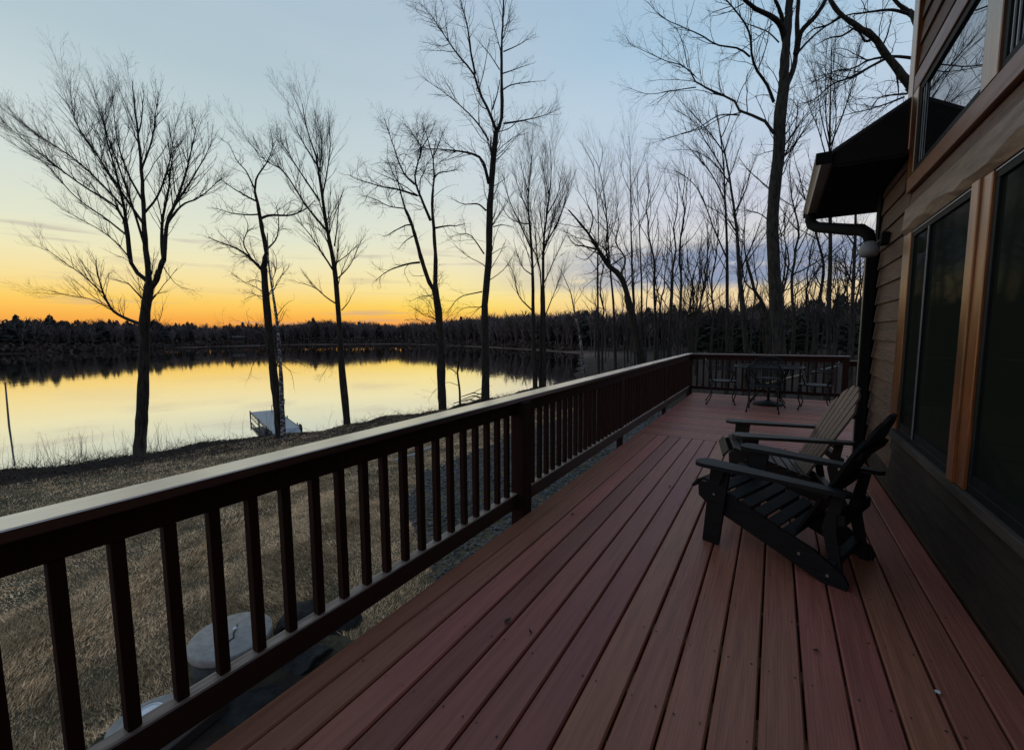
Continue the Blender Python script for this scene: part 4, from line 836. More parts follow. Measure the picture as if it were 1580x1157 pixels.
build_tree('bare_tree', 'twin stemmed crooked bare tree with twisting limbs left of the tallest shore tree', 'tree', 27.0,
    [([(683, 632), (681, 590), (680, 547), (677, 488), (671, 447), (670, 440)], .27, .20), ([(671, 450), (672, 402), (669, 354), (666, 309), (669, 278), (668, 240), (672, 215)], .15, .02), ([(670, 447), (663, 437), (651, 402), (640, 361), (633, 340), (625, 322)], .14, .08)],
    [([(664, 340), (651, 309), (640, 278), (644, 253), (650, 229), (640, 212), (633, 200)], .09, .015), ([(640, 285), (623, 267), (609, 233), (600, 205), (592, 184)], .06, .01), ([(644, 302), (616, 293), (588, 288), (550, 277), (540, 270)], .07, .01),
     ([(625, 322), (618, 298), (612, 275), (606, 250)], .06, .01), ([(625, 322), (600, 318), (575, 305), (552, 300)], .04, .008), ([(648, 405), (630, 407), (613, 412), (595, 420), (578, 433)], .07, .012), ([(671, 352), (692, 348), (705, 348), (720, 343)], .06, .015), ([(668, 278), (678, 267), (702, 264), (715, 255)], .05, .01),
     ([(637, 347), (625, 348), (613, 354), (600, 362), (588, 367)], .05, .01), ([(638, 364), (625, 372), (613, 385)], .04, .008), ([(668, 245), (660, 215), (652, 190), (655, 178)], .04, .008), ([(670, 240), (680, 215), (688, 195)], .035, .008), ([(650, 230), (665, 205), (672, 185)], .03, .006), ([(669, 455), (650, 458), (632, 465)], .025, .008), ([(655, 425), (640, 425), (630, 415)], .02, .006), ([(678, 520), (664, 512), (666, 500)], .02, .008)],
    'gnarly', 15, dscale=1.25, dens=1.45)
build_tree('bare_tree', 'tallest bare shore tree, forking above mid height behind the railing', 'tree', 28.5,
    [([(749, 617), (749, 557), (748, 471), (754, 402), (755, 333), (758, 285), (761, 243), (765, 203)], .26, .16), ([(765, 206), (774, 183), (774, 128), (774, 74), (776, 28), (778, -20), (782, -60)], .12, .02), ([(755, 300), (760, 262), (757, 230), (757, 212)], .07, .05)],
    [([(765, 200), (754, 171), (740, 143), (731, 114), (708, 86), (688, 57), (668, 26), (649, 5)], .10, .010), ([(733, 114), (726, 77), (721, 37), (711, 0), (705, -25)], .07, .01), ([(754, 217), (740, 194), (720, 171), (691, 145), (657, 122)], .06, .008),
     ([(754, 283), (746, 251), (734, 240), (708, 234), (671, 231), (646, 234)], .11, .012), ([(777, 191), (811, 185), (840, 177), (863, 168)], .06, .008), ([(774, 140), (791, 131), (823, 127), (843, 126)], .045, .007), ([(777, 80), (800, 70), (828, 54)], .04, .007), ([(775, 114), (800, 105), (823, 97)], .04, .007),
     ([(771, 108), (754, 83), (728, 54)], .035, .006), ([(775, 90), (765, 50), (755, 10)], .035, .006), ([(776, 60), (785, 25), (790, 0)], .03, .006), ([(759, 170), (770, 140), (772, 125)], .05, .02), ([(750, 325), (737, 315), (714, 314), (694, 305)], .06, .01), ([(747, 392), (727, 364), (709, 360), (692, 367)], .05, .008),
     ([(744, 450), (713, 457), (700, 468), (689, 485)], .045, .008), ([(745, 474), (715, 476), (700, 492)], .035, .007), ([(761, 350), (775, 348), (795, 352)], .04, .008), ([(755, 395), (770, 385), (785, 380)], .03, .007), ([(766, 205), (790, 195), (812, 170)], .035, .006), ([(758, 290), (775, 280), (790, 268)], .03, .006), ([(740, 195), (738, 165), (741, 140)], .03, .006), ([(745, 470), (725, 490), (712, 510)], .025, .006)],
    'open', 16, dscale=1.15, dens=1.3)
build_tree('bare_tree', 'pair of slim bare trunks sharing one fan shaped crown right of the tallest shore tree', 'tree', 33.5,
    [([(826, 602), (823, 511), (822, 425), (819, 366), (815, 314), (818, 270), (822, 228)], .20, .012), ([(839, 598), (839, 511), (838, 414), (840, 362), (845, 324), (851, 262), (848, 218)], .19, .012), ([(833, 598), (835, 442), (829, 394), (826, 350)], .11, .03)],
    [([(820, 385), (800, 340), (785, 305), (778, 272)], .07, .008), ([(816, 330), (800, 290), (792, 255)], .05, .007), ([(818, 345), (806, 345), (785, 335), (768, 310)], .05, .007), ([(840, 380), (862, 340), (875, 300), (878, 270)], .07, .008), ([(845, 330), (860, 300), (868, 255)], .05, .007), ([(838, 440), (858, 395), (872, 365)], .05, .007),
     ([(822, 480), (800, 455), (792, 420), (780, 400)], .06, .008), ([(840, 490), (858, 445), (872, 410)], .05, .008), ([(830, 400), (812, 360), (800, 320)], .05, .008), ([(836, 400), (850, 350), (858, 290)], .05, .007), ([(816, 300), (806, 262), (802, 235)], .04, .006), ([(847, 300), (838, 262), (835, 230)], .04, .006), ([(822, 425), (805, 410), (790, 370)], .05, .008)],
    'fan', 17, dscale=1.4, dens=1.5)
build_tree('small_tree', 'small crooked sapling on the shore between two large trunks', 'tree', 27.5,
    [([(710, 628), (709, 600), (706, 575), (710, 545), (712, 520), (711, 500)], .08, .02)],
    [([(706, 578), (695, 568), (680, 562)], .03, .006), ([(709, 560), (722, 548), (738, 545)], .025, .006), ([(711, 530), (700, 515), (690, 508)], .02, .006), ([(708, 595), (690, 590), (675, 600), (660, 620)], .02, .005)], 'gnarly', 18, dens=1.3)
build_tree('leaning_oak', 'dark leaning oak with a crooked broken looking crown behind the middle of the railing', 'tree', 38.,
    [([(996, 575), (991, 559), (981, 511), (967, 452), (957, 425), (940, 411), (922, 383), (909, 362), (893, 342), (877, 324)], .42, .05)],
    [([(922, 385), (900, 380), (885, 376), (868, 352)], .09, .012), ([(940, 411), (935, 380), (938, 350), (930, 318), (925, 290)], .09, .012), ([(957, 425), (965, 400), (950, 375), (955, 345), (948, 310)], .09, .012), ([(940, 411), (965, 395), (985, 385)], .07, .015), ([(922, 383), (905, 400), (888, 395)], .06, .01), ([(909, 362), (915, 335), (905, 310), (900, 285)], .06, .01), ([(962, 440), (980, 420), (1000, 405)], .06, .01), ([(930, 400), (915, 420), (895, 425)], .05, .01)],
    'gnarly', 19, dscale=1.7, dens=1.1)
build_tree('birch_tree', 'thin white birch leaning over the water edge behind the railing', 'tree', 36.,
    [([(902, 582), (895, 521), (888, 487), (884, 468), (881, 452), (872, 430), (862, 410)], .13, .015)],
    [([(888, 487), (876, 480), (866, 484)], .02, .006), ([(893, 510), (885, 505), (878, 510)], .02, .006), ([(886, 470), (896, 455), (905, 440)], .02, .006), ([(881, 452), (868, 440), (855, 438)], .02, .006)], 'open', 20, mat=mt_birch, dscale=1.2, dens=.8)
# -- the great tree by the deck corner
build_tree('great_tree', 'thick trunked great bare tree rising straight behind the far railing', 'tree', 19.5,
    [([(1204, 560), (1203, 541), (1199, 490), (1196, 441), (1192, 364), (1194, 299), (1199, 260), (1202, 220), (1203, 182), (1206, 150), (1210, 125)], .262, .215), ([(1209, 130), (1211, 91), (1216, 39), (1219, 0), (1224, -60)], .19, .11), ([(1207, 150), (1222, 112), (1229, 80), (1230, 40), (1232, 0), (1236, -50)], .12, .05)],
    [([(1228, 84), (1235, 52), (1248, 36), (1262, 21), (1283, -15)], .12, .07), ([(1211, 62), (1205, 40), (1190, 26), (1162, 13), (1147, 0), (1135, -20)], .12, .05), ([(1212, 50), (1205, 25), (1198, 10), (1186, -8)], .09, .05),
     ([(1194, 158), (1183, 130), (1168, 109), (1160, 86), (1158, 57), (1149, 34), (1128, 10), (1112, -8)], .065, .02), ([(1157, 88), (1139, 75), (1105, 69), (1082, 54), (1051, 41), (1020, 26), (999, 3)], .04, .008), ([(1194, 206), (1178, 185), (1160, 178), (1144, 175), (1136, 160), (1128, 153), (1092, 137), (1071, 124), (1061, 104), (1035, 97), (1004, 83), (970, 67)], .065, .007),
     ([(1074, 135), (1038, 140), (999, 144), (965, 132)], .025, .006), ([(1141, 178), (1110, 178), (1077, 197), (1048, 207), (1004, 220)], .03, .006), ([(1061, 104), (1055, 70), (1045, 40)], .02, .006), ([(1202, 66), (1185, 50), (1165, 42), (1140, 35)], .03, .008), ([(1229, 84), (1245, 66), (1262, 50), (1300, 22)], .05, .02),
     ([(1192, 38), (1160, 65), (1130, 85), (1100, 98)], .022, .006), ([(1196, 232), (1180, 236), (1165, 240), (1155, 235)], .02, .006), ([(1193, 148), (1175, 147), (1154, 155)], .018, .006), ([(1211, 145), (1222, 135), (1226, 132)], .03, .01), ([(1128, 10), (1100, 20), (1080, 35)], .02, .006), ([(1147, 6), (1120, 20), (1095, 25)], .025, .006), ([(1197, 440), (1206, 410), (1202, 380)], .02, .006)],
    'open', 21, mat=mt_barkg, dens=1.15, depth=.3)
build_tree('overhanging_tree', 'large bare tree behind the house reaching over the lower roof from the right', 'tree', 15.,
    [([(1452, 520), (1450, 400), (1446, 300), (1440, 230), (1425, 160), (1405, 133)], .24, .17), ([(1405, 133), (1383, 105), (1360, 75), (1349, 58), (1322, 41), (1300, 25), (1283, 5), (1272, -20)], .12, .05), ([(1440, 230), (1432, 130), (1418, 60), (1412, 30), (1400, 18)], .14, .09)],
    [([(1402, 22), (1377, 16), (1345, 18), (1310, 22), (1285, 30)], .05, .01), ([(1413, 91), (1390, 88), (1366, 88), (1338, 94), (1316, 106), (1291, 109), (1270, 120), (1250, 130)], .05, .008), ([(1366, 91), (1340, 105), (1316, 119), (1283, 130), (1255, 152), (1230, 158)], .045, .008), ([(1402, 20), (1385, 5), (1370, -15)], .07, .03),
     ([(1349, 58), (1335, 65), (1325, 52), (1310, 40)], .05, .012), ([(1322, 41), (1300, 55), (1280, 60), (1255, 75)], .04, .008), ([(1384, 118), (1386, 140), (1384, 160)], .03, .006), ([(1360, 75), (1372, 50), (1380, 20)], .03, .008), ([(1300, 25), (1275, 40), (1255, 45), (1240, 60)], .04, .01), ([(1395, 150), (1350, 168), (1310, 180), (1285, 190)], .03, .006), ([(1400, 145), (1360, 150), (1345, 165), (1330, 185)], .03, .006)],
    'gnarly', 22, mat=mt_barkg, dens=1.15, depth=.12)
# -- traced slim trees of the wood behind the far railing
SL = [
 ('young bare tree with a dense upright crown, second trunk left of the great tree', 24., [([(1123, 545), (1122, 470), (1122, 390), (1119, 310), (1117, 260), (1110, 200), (1104, 160)], .11, .012)], [([(1122, 400), (1100, 350), (1080, 300), (1050, 270), (1020, 262)], .045, .006), ([(1119, 310), (1095, 265), (1060, 225), (1040, 215)], .04, .006), ([(1117, 265), (1100, 235), (1070, 190), (1040, 170)], .035, .006), ([(1122, 420), (1105, 390), (1085, 370)], .03, .006), ([(1118, 290), (1135, 250), (1150, 210)], .035, .006), ([(1112, 215), (1125, 185), (1130, 150)], .03, .005)], 'fan', mt_bark),
 ('slim grey trunk tree closest to the left of the great tree', 22., [([(1152, 545), (1146, 480), (1141, 428), (1137, 360), (1131, 312), (1125, 270), (1118, 235), (1105, 176)], .13, .012)], [([(1141, 420), (1160, 380), (1175, 340), (1185, 310)], .045, .006), ([(1133, 330), (1150, 295), (1160, 260), (1170, 235)], .04, .006), ([(1128, 285), (1100, 250), (1070, 232), (1035, 230)], .035, .006), ([(1120, 240), (1095, 205), (1060, 165), (1045, 150)], .035, .006), ([(1137, 360), (1115, 330), (1090, 315)], .03, .006), ([(1118, 235), (1130, 200), (1145, 170)], .03, .006)], 'fan', mt_barkg),
 ('forked slim tree leaning left against the great trunk', 26., [([(1184, 545), (1183, 493), (1175, 465), (1165, 450), (1158, 425), (1152, 405)], .13, .07)], [([(1165, 450), (1150, 435), (1145, 400), (1138, 370)], .05, .008), ([(1152, 405), (1165, 385), (1178, 365), (1185, 350)], .04, .006), ([(1152, 405), (1148, 370), (1150, 330), (1145, 290)], .045, .006), ([(1158, 425), (1175, 405), (1182, 380)], .03, .006), ([(1175, 465), (1168, 480), (1160, 470)], .02, .006)], 'gnarly', mt_bark),
 ('straight slim trunk with many thin uprights seen above the eave corner', 21., [([(1279, 560), (1279, 470), (1281, 400), (1281, 348), (1281, 280), (1280, 228), (1281, 150), (1284, 60)], .115, .012)], [([(1280, 232), (1270, 190), (1262, 140), (1255, 95)], .03, .006), ([(1280, 228), (1300, 180), (1316, 130), (1325, 85), (1330, 60)], .035, .006), ([(1281, 225), (1274, 180), (1272, 120), (1274, 60)], .03, .006), ([(1280, 260), (1262, 200), (1245, 160), (1228, 110)], .03, .006), ([(1280, 330), (1262, 300), (1240, 280)], .03, .006), ([(1281, 240), (1290, 190), (1288, 130), (1287, 60)], .03, .006), ([(1281, 400), (1300, 380), (1318, 372)], .025, .006), ([(1280, 370), (1260, 350), (1235, 345)], .025, .006)], 'fan', mt_barkg),
 ('slim grey trunk standing just left of the downspout', 20., [([(1313, 560), (1314, 500), (1317, 430), (1320, 363), (1320, 300), (1316, 240)], .095, .03)], [([(1317, 440), (1300, 410), (1275, 395), (1250, 385)], .035, .006), ([(1319, 400), (1330, 385), (1345, 380)], .03, .006), ([(1320, 380), (1295, 350), (1270, 330)], .035, .006), ([(1314, 480), (1335, 460), (1350, 455)], .025, .006), ([(1320, 330), (1340, 320), (1360, 318)], .03, .006)], 'gnarly', mt_barkg),
 ('crooked slim tree leaning right between the great tree and the eave', 25., [([(1258, 550), (1262, 480), (1271, 415), (1262, 370), (1250, 330), (1235, 285)], .12, .02)], [([(1262, 370), (1245, 360), (1225, 350), (1212, 340)], .035, .006), ([(1271, 415), (1255, 400), (1240, 395)], .03, .006), ([(1252, 340), (1262, 310), (1270, 280), (1268, 250)], .035, .006), ([(1245, 312), (1230, 290), (1222, 262)], .03, .006), ([(1262, 470), (1240, 440), (1222, 425)], .03, .006), ([(1240, 295), (1228, 250), (1225, 215)], .025, .006)], 'gnarly', mt_bark),
 ('forked slim bare tree above the far railing corner, with a dark cloud behind it', 42., [([(1030, 556), (1033, 510), (1036, 476), (1038, 440), (1038, 407), (1034, 370), (1033, 338)], .13, .02)], [([(1038, 428), (1055, 415), (1070, 395)], .045, .008), ([(1038, 410), (1050, 385), (1060, 360)], .04, .008), ([(1036, 390), (1022, 370), (1015, 345)], .035, .008), ([(1037, 440), (1018, 420), (1008, 400)], .035, .008)], 'open', mt_bark),
 ('short forked trunk close to the left of the far railing corner', 44., [([(1025, 556), (1023, 510), (1019, 476), (1015, 450), (1008, 420)], .13, .03)], [([(1019, 470), (1008, 455), (998, 450)], .04, .008), ([(1015, 450), (1022, 425), (1020, 400)], .04, .008), ([(1021, 490), (1008, 478), (998, 475)], .03, .008)], 'open', mt_bark),
 ('small pale trunk right behind the far railing corner', 48., [([(1064, 560), (1063, 520), (1064, 483), (1066, 465)], .11, .05)], [([(1064, 480), (1052, 460), (1045, 440)], .05, .01), ([(1064, 478), (1076, 458), (1084, 438)], .05, .01), ([(1065, 470), (1066, 445), (1062, 430)], .045, .01), ([(1064, 490), (1048, 475), (1036, 468)], .04, .01), ([(1064, 488), (1080, 475), (1092, 462)], .04, .01)], 'gnarly', mt_barkg),
 ('upright slim tree crossing the dark oak crown on its left side', 36., [([(924, 580), (923, 500), (922, 420), (923, 338), (919, 290), (915, 245)], .12, .012)], [([(922, 345), (905, 315), (890, 290), (885, 260)], .03, .006), ([(921, 310), (935, 280), (945, 250)], .03, .006), ([(923, 420), (905, 395), (885, 380)], .03, .006), ([(917, 260), (905, 235), (892, 215)], .025, .006), ([(922, 380), (940, 360), (950, 335)], .025, .006)], 'fan', mt_bark),
 ('upright slim tree crossing the dark oak crown in its middle', 37., [([(950, 575), (947, 476), (943, 430), (938, 370), (935, 320), (925, 260), (905, 225)], .13, .012)], [([(938, 370), (950, 340), (952, 300), (945, 260)], .03, .006), ([(935, 320), (915, 290), (895, 262)], .03, .006), ([(925, 262), (930, 235), (925, 215)], .03, .006), ([(943, 430), (925, 405), (905, 395)], .03, .006)], 'fan', mt_bark),
 ('upright slim tree just right of the leaning oak, reaching above all its neighbours', 37., [([(986, 575), (980, 500), (976, 442), (974, 360), (973, 290), (972, 218), (970, 210)], .12, .012)], [([(974, 300), (960, 265), (955, 230)], .03, .006), ([(973, 290), (990, 255), (1002, 225)], .03, .006), ([(974, 360), (995, 330), (1010, 300)], .03, .006), ([(975, 400), (960, 370), (952, 345)], .03, .006), ([(973, 250), (962, 225), (958, 208)], .02, .005), ([(976, 440), (1000, 425), (1020, 410)], .03, .006)], 'fan', mt_bark),
 ('upright slim tree second to the right of the leaning oak', 39., [([(992, 560), (990, 500), (990, 440), (988, 390), (986, 338), (983, 290), (985, 262)], .12, .012)], [([(987, 350), (1000, 320), (1010, 290), (1022, 262)], .03, .006), ([(986, 330), (975, 300), (970, 275)], .03, .006), ([(990, 430), (1008, 410), (1022, 380)], .03, .006), ([(984, 300), (995, 275), (1000, 250)], .02, .006)], 'fan', mt_bark),
]
for i, (lb, D, tr, li, sty, mat) in enumerate(SL):
    build_tree('slender_tree', lb, 'tree', D, tr, li, sty, 40+i, mat=mat, dscale=D/20., dens=1.05, depth=.3, group='slim trees of the wood north of the deck')

# ------------------------------------------------------------------ wood to the north: built variants, copied one by one
def variant(seed, Ht, style):
    rg = np.random.default_rng(seed); n = 18; t = np.linspace(0, 1, n)
    P = np.stack([np.cumsum(rg.normal(0, .012*Ht, n))*t, np.cumsum(rg.normal(0, .012*Ht, n))*t, t*Ht], -1); P[0, 2] = -.4
    R = (.0095*Ht)*(1-t)**.8+.012; root = empty('wood_tree', (0, 0, 0)); V, F = tubes_np(P[None], R[None], 8); link('trunk', mesh_np('trunk', V, F, True), mt_barkg if seed % 3 else mt_bark, root)
    Vs, Fs, nv = [], [], 0; A, B = P[None], R[None]
    cfg = [dict(spacing=.055*Ht, t0=.28, ang=.75, ratio=.36, n=8, gnarl=.12, up=.3, lmax=.33*Ht, lmin=.05*Ht), dict(spacing=.045*Ht, t0=.12, ang=.7, ratio=.42, n=5, gnarl=.16, up=.2, lmax=.14*Ht, lmin=.03*Ht), dict(spacing=.032*Ht, t0=.1, ang=.7, ratio=.5, n=3, gnarl=.2, up=.15, lmax=.06*Ht, lmin=.015*Ht)]
    if style: cfg[0].update(ang=.45, up=.4); cfg[1].update(ang=.5, up=.3)
    for lv, q in enumerate(cfg):
        A, B = children(rg, A, B, rmin=.0045, rr=.6, **q); v, f = tubes_np(A, B, 3 if lv else 4); Vs.append(v); Fs.append(f+nv); nv += len(v)
    link('crown', mesh_np('crown', np.concatenate(Vs), np.concatenate(Fs), True), mt_twig, root); return root
vs_ = [variant(100+i, 13., i % 2) for i in range(7)]; used = set()
spots = []; rg = np.random.default_rng(5); tries = 0
while len(spots) < 58 and tries < 6000:
    tries += 1; px_ = rg.uniform(868, 1345); D = rg.uniform(26, 105)**1.0; p = atd(px_, 540, D); s = float(sdist(np.array([p[0]]), np.array([p[1]]))[0])
    if s < 2.5 or any((p[0]-q[0])**2+(p[1]-q[1])**2 < 5 for q in spots): continue
    if D < 45 and px_ < 1060 : continue
    spots.append((p[0], p[1], D, px_))
nt_ = 0; tall = set(); tallxy = []
while nt_ < 26:      # taller ones near the deck, left and right of the great tree
    px_ = rg.uniform(1040, 1340) if nt_ < 19 else rg.uniform(905, 1040); D = rg.uniform(27, 60) if nt_ < 19 else rg.uniform(44, 66); p = atd(px_, 540, D)
    if any((p[0]-q[0])**2+(p[1]-q[1])**2 < 6 for q in spots): continue
    if float(sdist(np.array([p[0]]), np.array([p[1]]))[0]) < 2: continue
    spots.append((p[0], p[1], D, px_)); nt_ += 1; tall.add(len(spots)-1); tallxy.append((p[0], p[1]))
for i in range(9):   # also further right, partly hidden by the house
    spots.append((rg.uniform(6, 18), rg.uniform(16, 50), 40, 1400))
spots.sort(key=lambda s: s[2])
for i, (x, y, D, px_) in enumerate(spots):
    v = i % 7
    if v not in used: o = vs_[v]; used.add(v)
    else: o = copy_tree(vs_[v])
    o.location = (x, y, gz(x, y)); o.rotation_euler = (0, 0, rg.uniform(0, 6.28)); sc = rg.uniform(.55, 1.15) if D > 52 else rg.uniform(.5, .8)
    if (x, y) in tallxy: sc = rg.uniform(.8, 1.25)*(1. if D < 42 else 1.2)
    o.scale = (sc*.9, sc*.9, sc*rg.uniform(.95, 1.1))
    tag(o, 'one of the many thin bare trees of the wood beyond the far railing', 'tree', 'thin bare trees of the wood beyond the far railing')

# ------------------------------------------------------------------ far woods round the lake (one mass)
def far_tree_protos(kind, seed):
    rg = np.random.default_rng(seed)
    if kind == 'c':                     # conifer: ragged whorls of drooping boughs round a stem, unit height
        V, F = [], []
        for k in range(110):
            z = .2+.78*rg.random()**.85; r = (math.sin(min(1., (1.04-z)*1.7)*1.57))*.19*rg.uniform(.5, 1.2)+.01; a = rg.uniform(0, 6.28); w = .25+.4*rg.random()
            i = len(V); V += [(.2*r*math.cos(a), .2*r*math.sin(a), z+.05), (r*math.cos(a-w), r*math.sin(a-w), z+rg.uniform(-.03, .02)), (r*1.1*math.cos(a), r*1.1*math.sin(a), z-.04), (r*math.cos(a+w), r*math.sin(a+w), z+rg.uniform(-.02, .03))]; F += [(i, i+1, i+2), (i, i+2, i+3)]
        i = len(V); V += [(.012, 0, 0), (-.006, .01, 0), (-.006, -.01, 0), (0, 0, 1)]; F += [(i, i+1, i+3), (i+1, i+2, i+3), (i+2, i, i+3)]
        return np.array(V), np.array(F)
    V, F = [], []                       # bare crown: forked stem and a cloud of fine twig slivers
    i = 0; V += [(.014, 0, 0), (-.007, .012, 0), (-.007, -.012, 0), (0, 0, .8)]; F += [(0, 1, 3), (1, 2, 3), (2, 0, 3)]
    for k in range(58):
        u = rg.random(); z0 = .22+.5*u; a = rg.uniform(0, 6.28); sp_ = .24*math.sin(min(1, (z0-.12)/.5)*1.57); d = np.array([math.cos(a)*sp_*rg.uniform(.4, 1.2), math.sin(a)*sp_*rg.uniform(.4, 1.2), rg.uniform(.10, .30)]); p = np.array([0, 0, z0])+d*np.array([.45, .45, .1])*rg.random(); q = p+d; w = .008+.008*rg.random(); e = np.array([-math.sin(a), math.cos(a), 0])*w
        i = len(V); V += [p-e, p+e, q]; F.append((i, i+1, i+2))
        for m in range(2):
            q2 = p+d*.6+np.array([rg.normal(0, .05), rg.normal(0, .05), rg.uniform(0, .12)]); i = len(V); V += [p+d*.55-e*.6, p+d*.55+e*.6, q2]; F.append((i, i+1, i+2))
    return np.array([tuple(v) for v in V]), np.array(F)
def scatter(protos, X, Y, Hh, seed, wid=1.):
    rg = np.random.default_rng(seed); Vs, Fs, nv = [], [], 0; Z = ground(X, Y); which = rg.integers(0, len(protos), len(X))
    for k, (V, F) in enumerate(protos):
        m = which == k; x, y, z, h = X[m], Y[m], Z[m], Hh[m]; a = rg.uniform(0, 6.28, len(x)); c, s = np.cos(a)[:, None], np.sin(a)[:, None]; w = h*wid*rg.uniform(.8, 1.3, len(x))
        W_ = np.stack([(V[None, :, 0]*c-V[None, :, 1]*s)*w[:, None]+x[:, None], (V[None, :, 0]*s+V[None, :, 1]*c)*w[:, None]+y[:, None], V[None, :, 2]*h[:, None]+z[:, None]], -1)
        Vs.append(W_.reshape(-1, 3)); Fs.append((F[None]+np.arange(len(x))[:, None, None]*len(V)).reshape(-1, 3)+nv); nv += len(x)*len(V)
    return np.concatenate(Vs), np.concatenate(Fs)
rg = np.random.default_rng(77)
def shore_band(n, d0, d1, seg):
    """points behind the shore line, within seg range of the lake outline"""
    i = rg.integers(seg[0], seg[1], n*3); t = rg.random(n*3); a = LAKE[i]; b = LAKE[i+1]; L = np.linalg.norm(b-a, axis=1); keep = rg.random(n*3) < L/L.max()
    p = (a+(b-a)*t[:, None])[keep]; ab = (b-a)[keep]; nrm = np.stack([ab[:, 1], -ab[:, 0]], 1)/L[keep][:, None]; d = (d0+(d1-d0)*rg.random(len(p))**1.3)
    q = p+nrm*d[:, None]; 
    bad = sdist(q[:, 0], q[:, 1]) < d0*.8; q[bad] = (p-nrm*d[:, None])[bad]; ok = sdist(q[:, 0], q[:, 1]) > d0*.8
    return q[ok][:n]
pc = [far_tree_protos('c', i) for i in range(5)]; pd = [far_tree_protos('d', 50+i) for i in range(6)]
def land_ring(n, d0, d1, pw=1.2):
    X = rg.uniform(-330, -45, n*14); Y = rg.uniform(-150, 260, n*14); sd = sdist(X, Y); k = (sd > d0) & (sd < d1) & (rg.random(n*14) < (1.05-(sd-d0)/(d1-d0))**pw) & ((X < -60) | (Y > 100)); return np.stack([X[k], Y[k]], 1)[:n]
Q = land_ring(2900, 6, 70); az_ = np.degrees(np.arctan2(-Q[:, 0], Q[:, 1]))
isc = rg.random(len(Q)) < np.interp(az_, [50, 60, 75, 85], [.04, .08, .26, .34])
lw = 1+.10*np.sin(Q[:, 0]*.06+Q[:, 1]*.05)+.07*np.sin(Q[:, 0]*.17-Q[:, 1]*.13)+.05*np.sin(Q[:, 1]*.31); hh = lw*rg.uniform(10., 12.4, len(Q))*np.where(isc, 1.0+.15*(rg.random(len(Q)) < .1), 1)*np.interp(az_, [40, 55, 65, 80], [.95, .93, .80, .78])
V1, F1 = scatter(pc, Q[isc, 0], Q[isc, 1], hh[isc], 1, .9); V2, F2 = scatter(pd, Q[~isc, 0], Q[~isc, 1], hh[~isc], 2)
tag(link('far_conifers', mesh_np('far_conifers', V1, F1), mt_conif), 'dark conifer tops of the wood on the far shore', kind='stuff')
# north: woods behind the field from the bay round to behind the house
nQ = 1600; A_ = np.radians(rg.uniform(-34, 36, nQ)); D_ = rg.uniform(112, 200, nQ); QX = D_*np.sin(A_); QY = D_*np.cos(A_)
ok = sdist(QX, QY) > 6; QX, QY, D_ = QX[ok], QY[ok], D_[ok]; h2 = rg.uniform(7.5, 12.5, len(QX))
c2_ = rg.random(len(QX)) < .1
V3, F3 = scatter(pd, QX[~c2_], QY[~c2_], h2[~c2_], 3); V4, F4 = scatter(pc, QX[c2_], QY[c2_], h2[c2_], 4)
gA = np.radians(rg.uniform(-9, 9, 34)); gD = rg.uniform(66, 95, 34); V5, F5 = scatter(pc, gD*np.sin(gA), gD*np.cos(gA), rg.uniform(3.5, 6.5, 34), 6, 1.1)
tag(link('evergreen_thicket', mesh_np('evergreen_thicket', V5, F5), mt_green), 'dull green cedar thicket behind the far railing', kind='stuff')
Vd = np.concatenate([V2, V3]); Fd = np.concatenate([F2, F3+len(V2)])
tag(link('far_bare_woods', mesh_np('far_bare_woods', Vd, Fd), mt_fartwig), 'brown bare woods on the far shore and behind the field', kind='stuff')
tag(link('north_conifers', mesh_np('north_conifers', V4, F4), mt_conif), 'scattered evergreens in the bare woods to the north', kind='stuff')
# undergrowth that closes the foot of the far woods
def bushes(Q, smin, smax, seed, name, mat, label):
    rg = np.random.default_rng(seed); n = len(Q); k = 34; X = Q[:, 0]; Y = Q[:, 1]; Z = ground(X, Y); s = rg.uniform(smin, smax, n)
    C = rg.normal(0, .5, (n, k, 3))*s[:, None, None]*np.array([1, 1, .55]); C[..., 2] = np.abs(C[..., 2]); C += np.stack([X, Y, Z], -1)[:, None]
    T = rg.normal(0, .13, (n, k, 3, 3))*s[:, None, None, None]; V = (C[:, :, None]+T).reshape(-1, 3); tag(link(name, mesh_np(name, V, np.arange(len(V)).reshape(-1, 3)), mat), label, kind='stuff')
Qb = land_ring(2200, 4, 30); bushes(Qb, 2., 4.2, 8, 'far_undergrowth', mt_brush, 'dark undergrowth below the far woods')
Qb = np.stack([QX, QY], 1)[D_ < 150][:900]; bushes(Qb, 1.2, 2.2, 88, 'north_undergrowth', mt_fartwig, 'brown thicket at the foot of the woods behind the field')
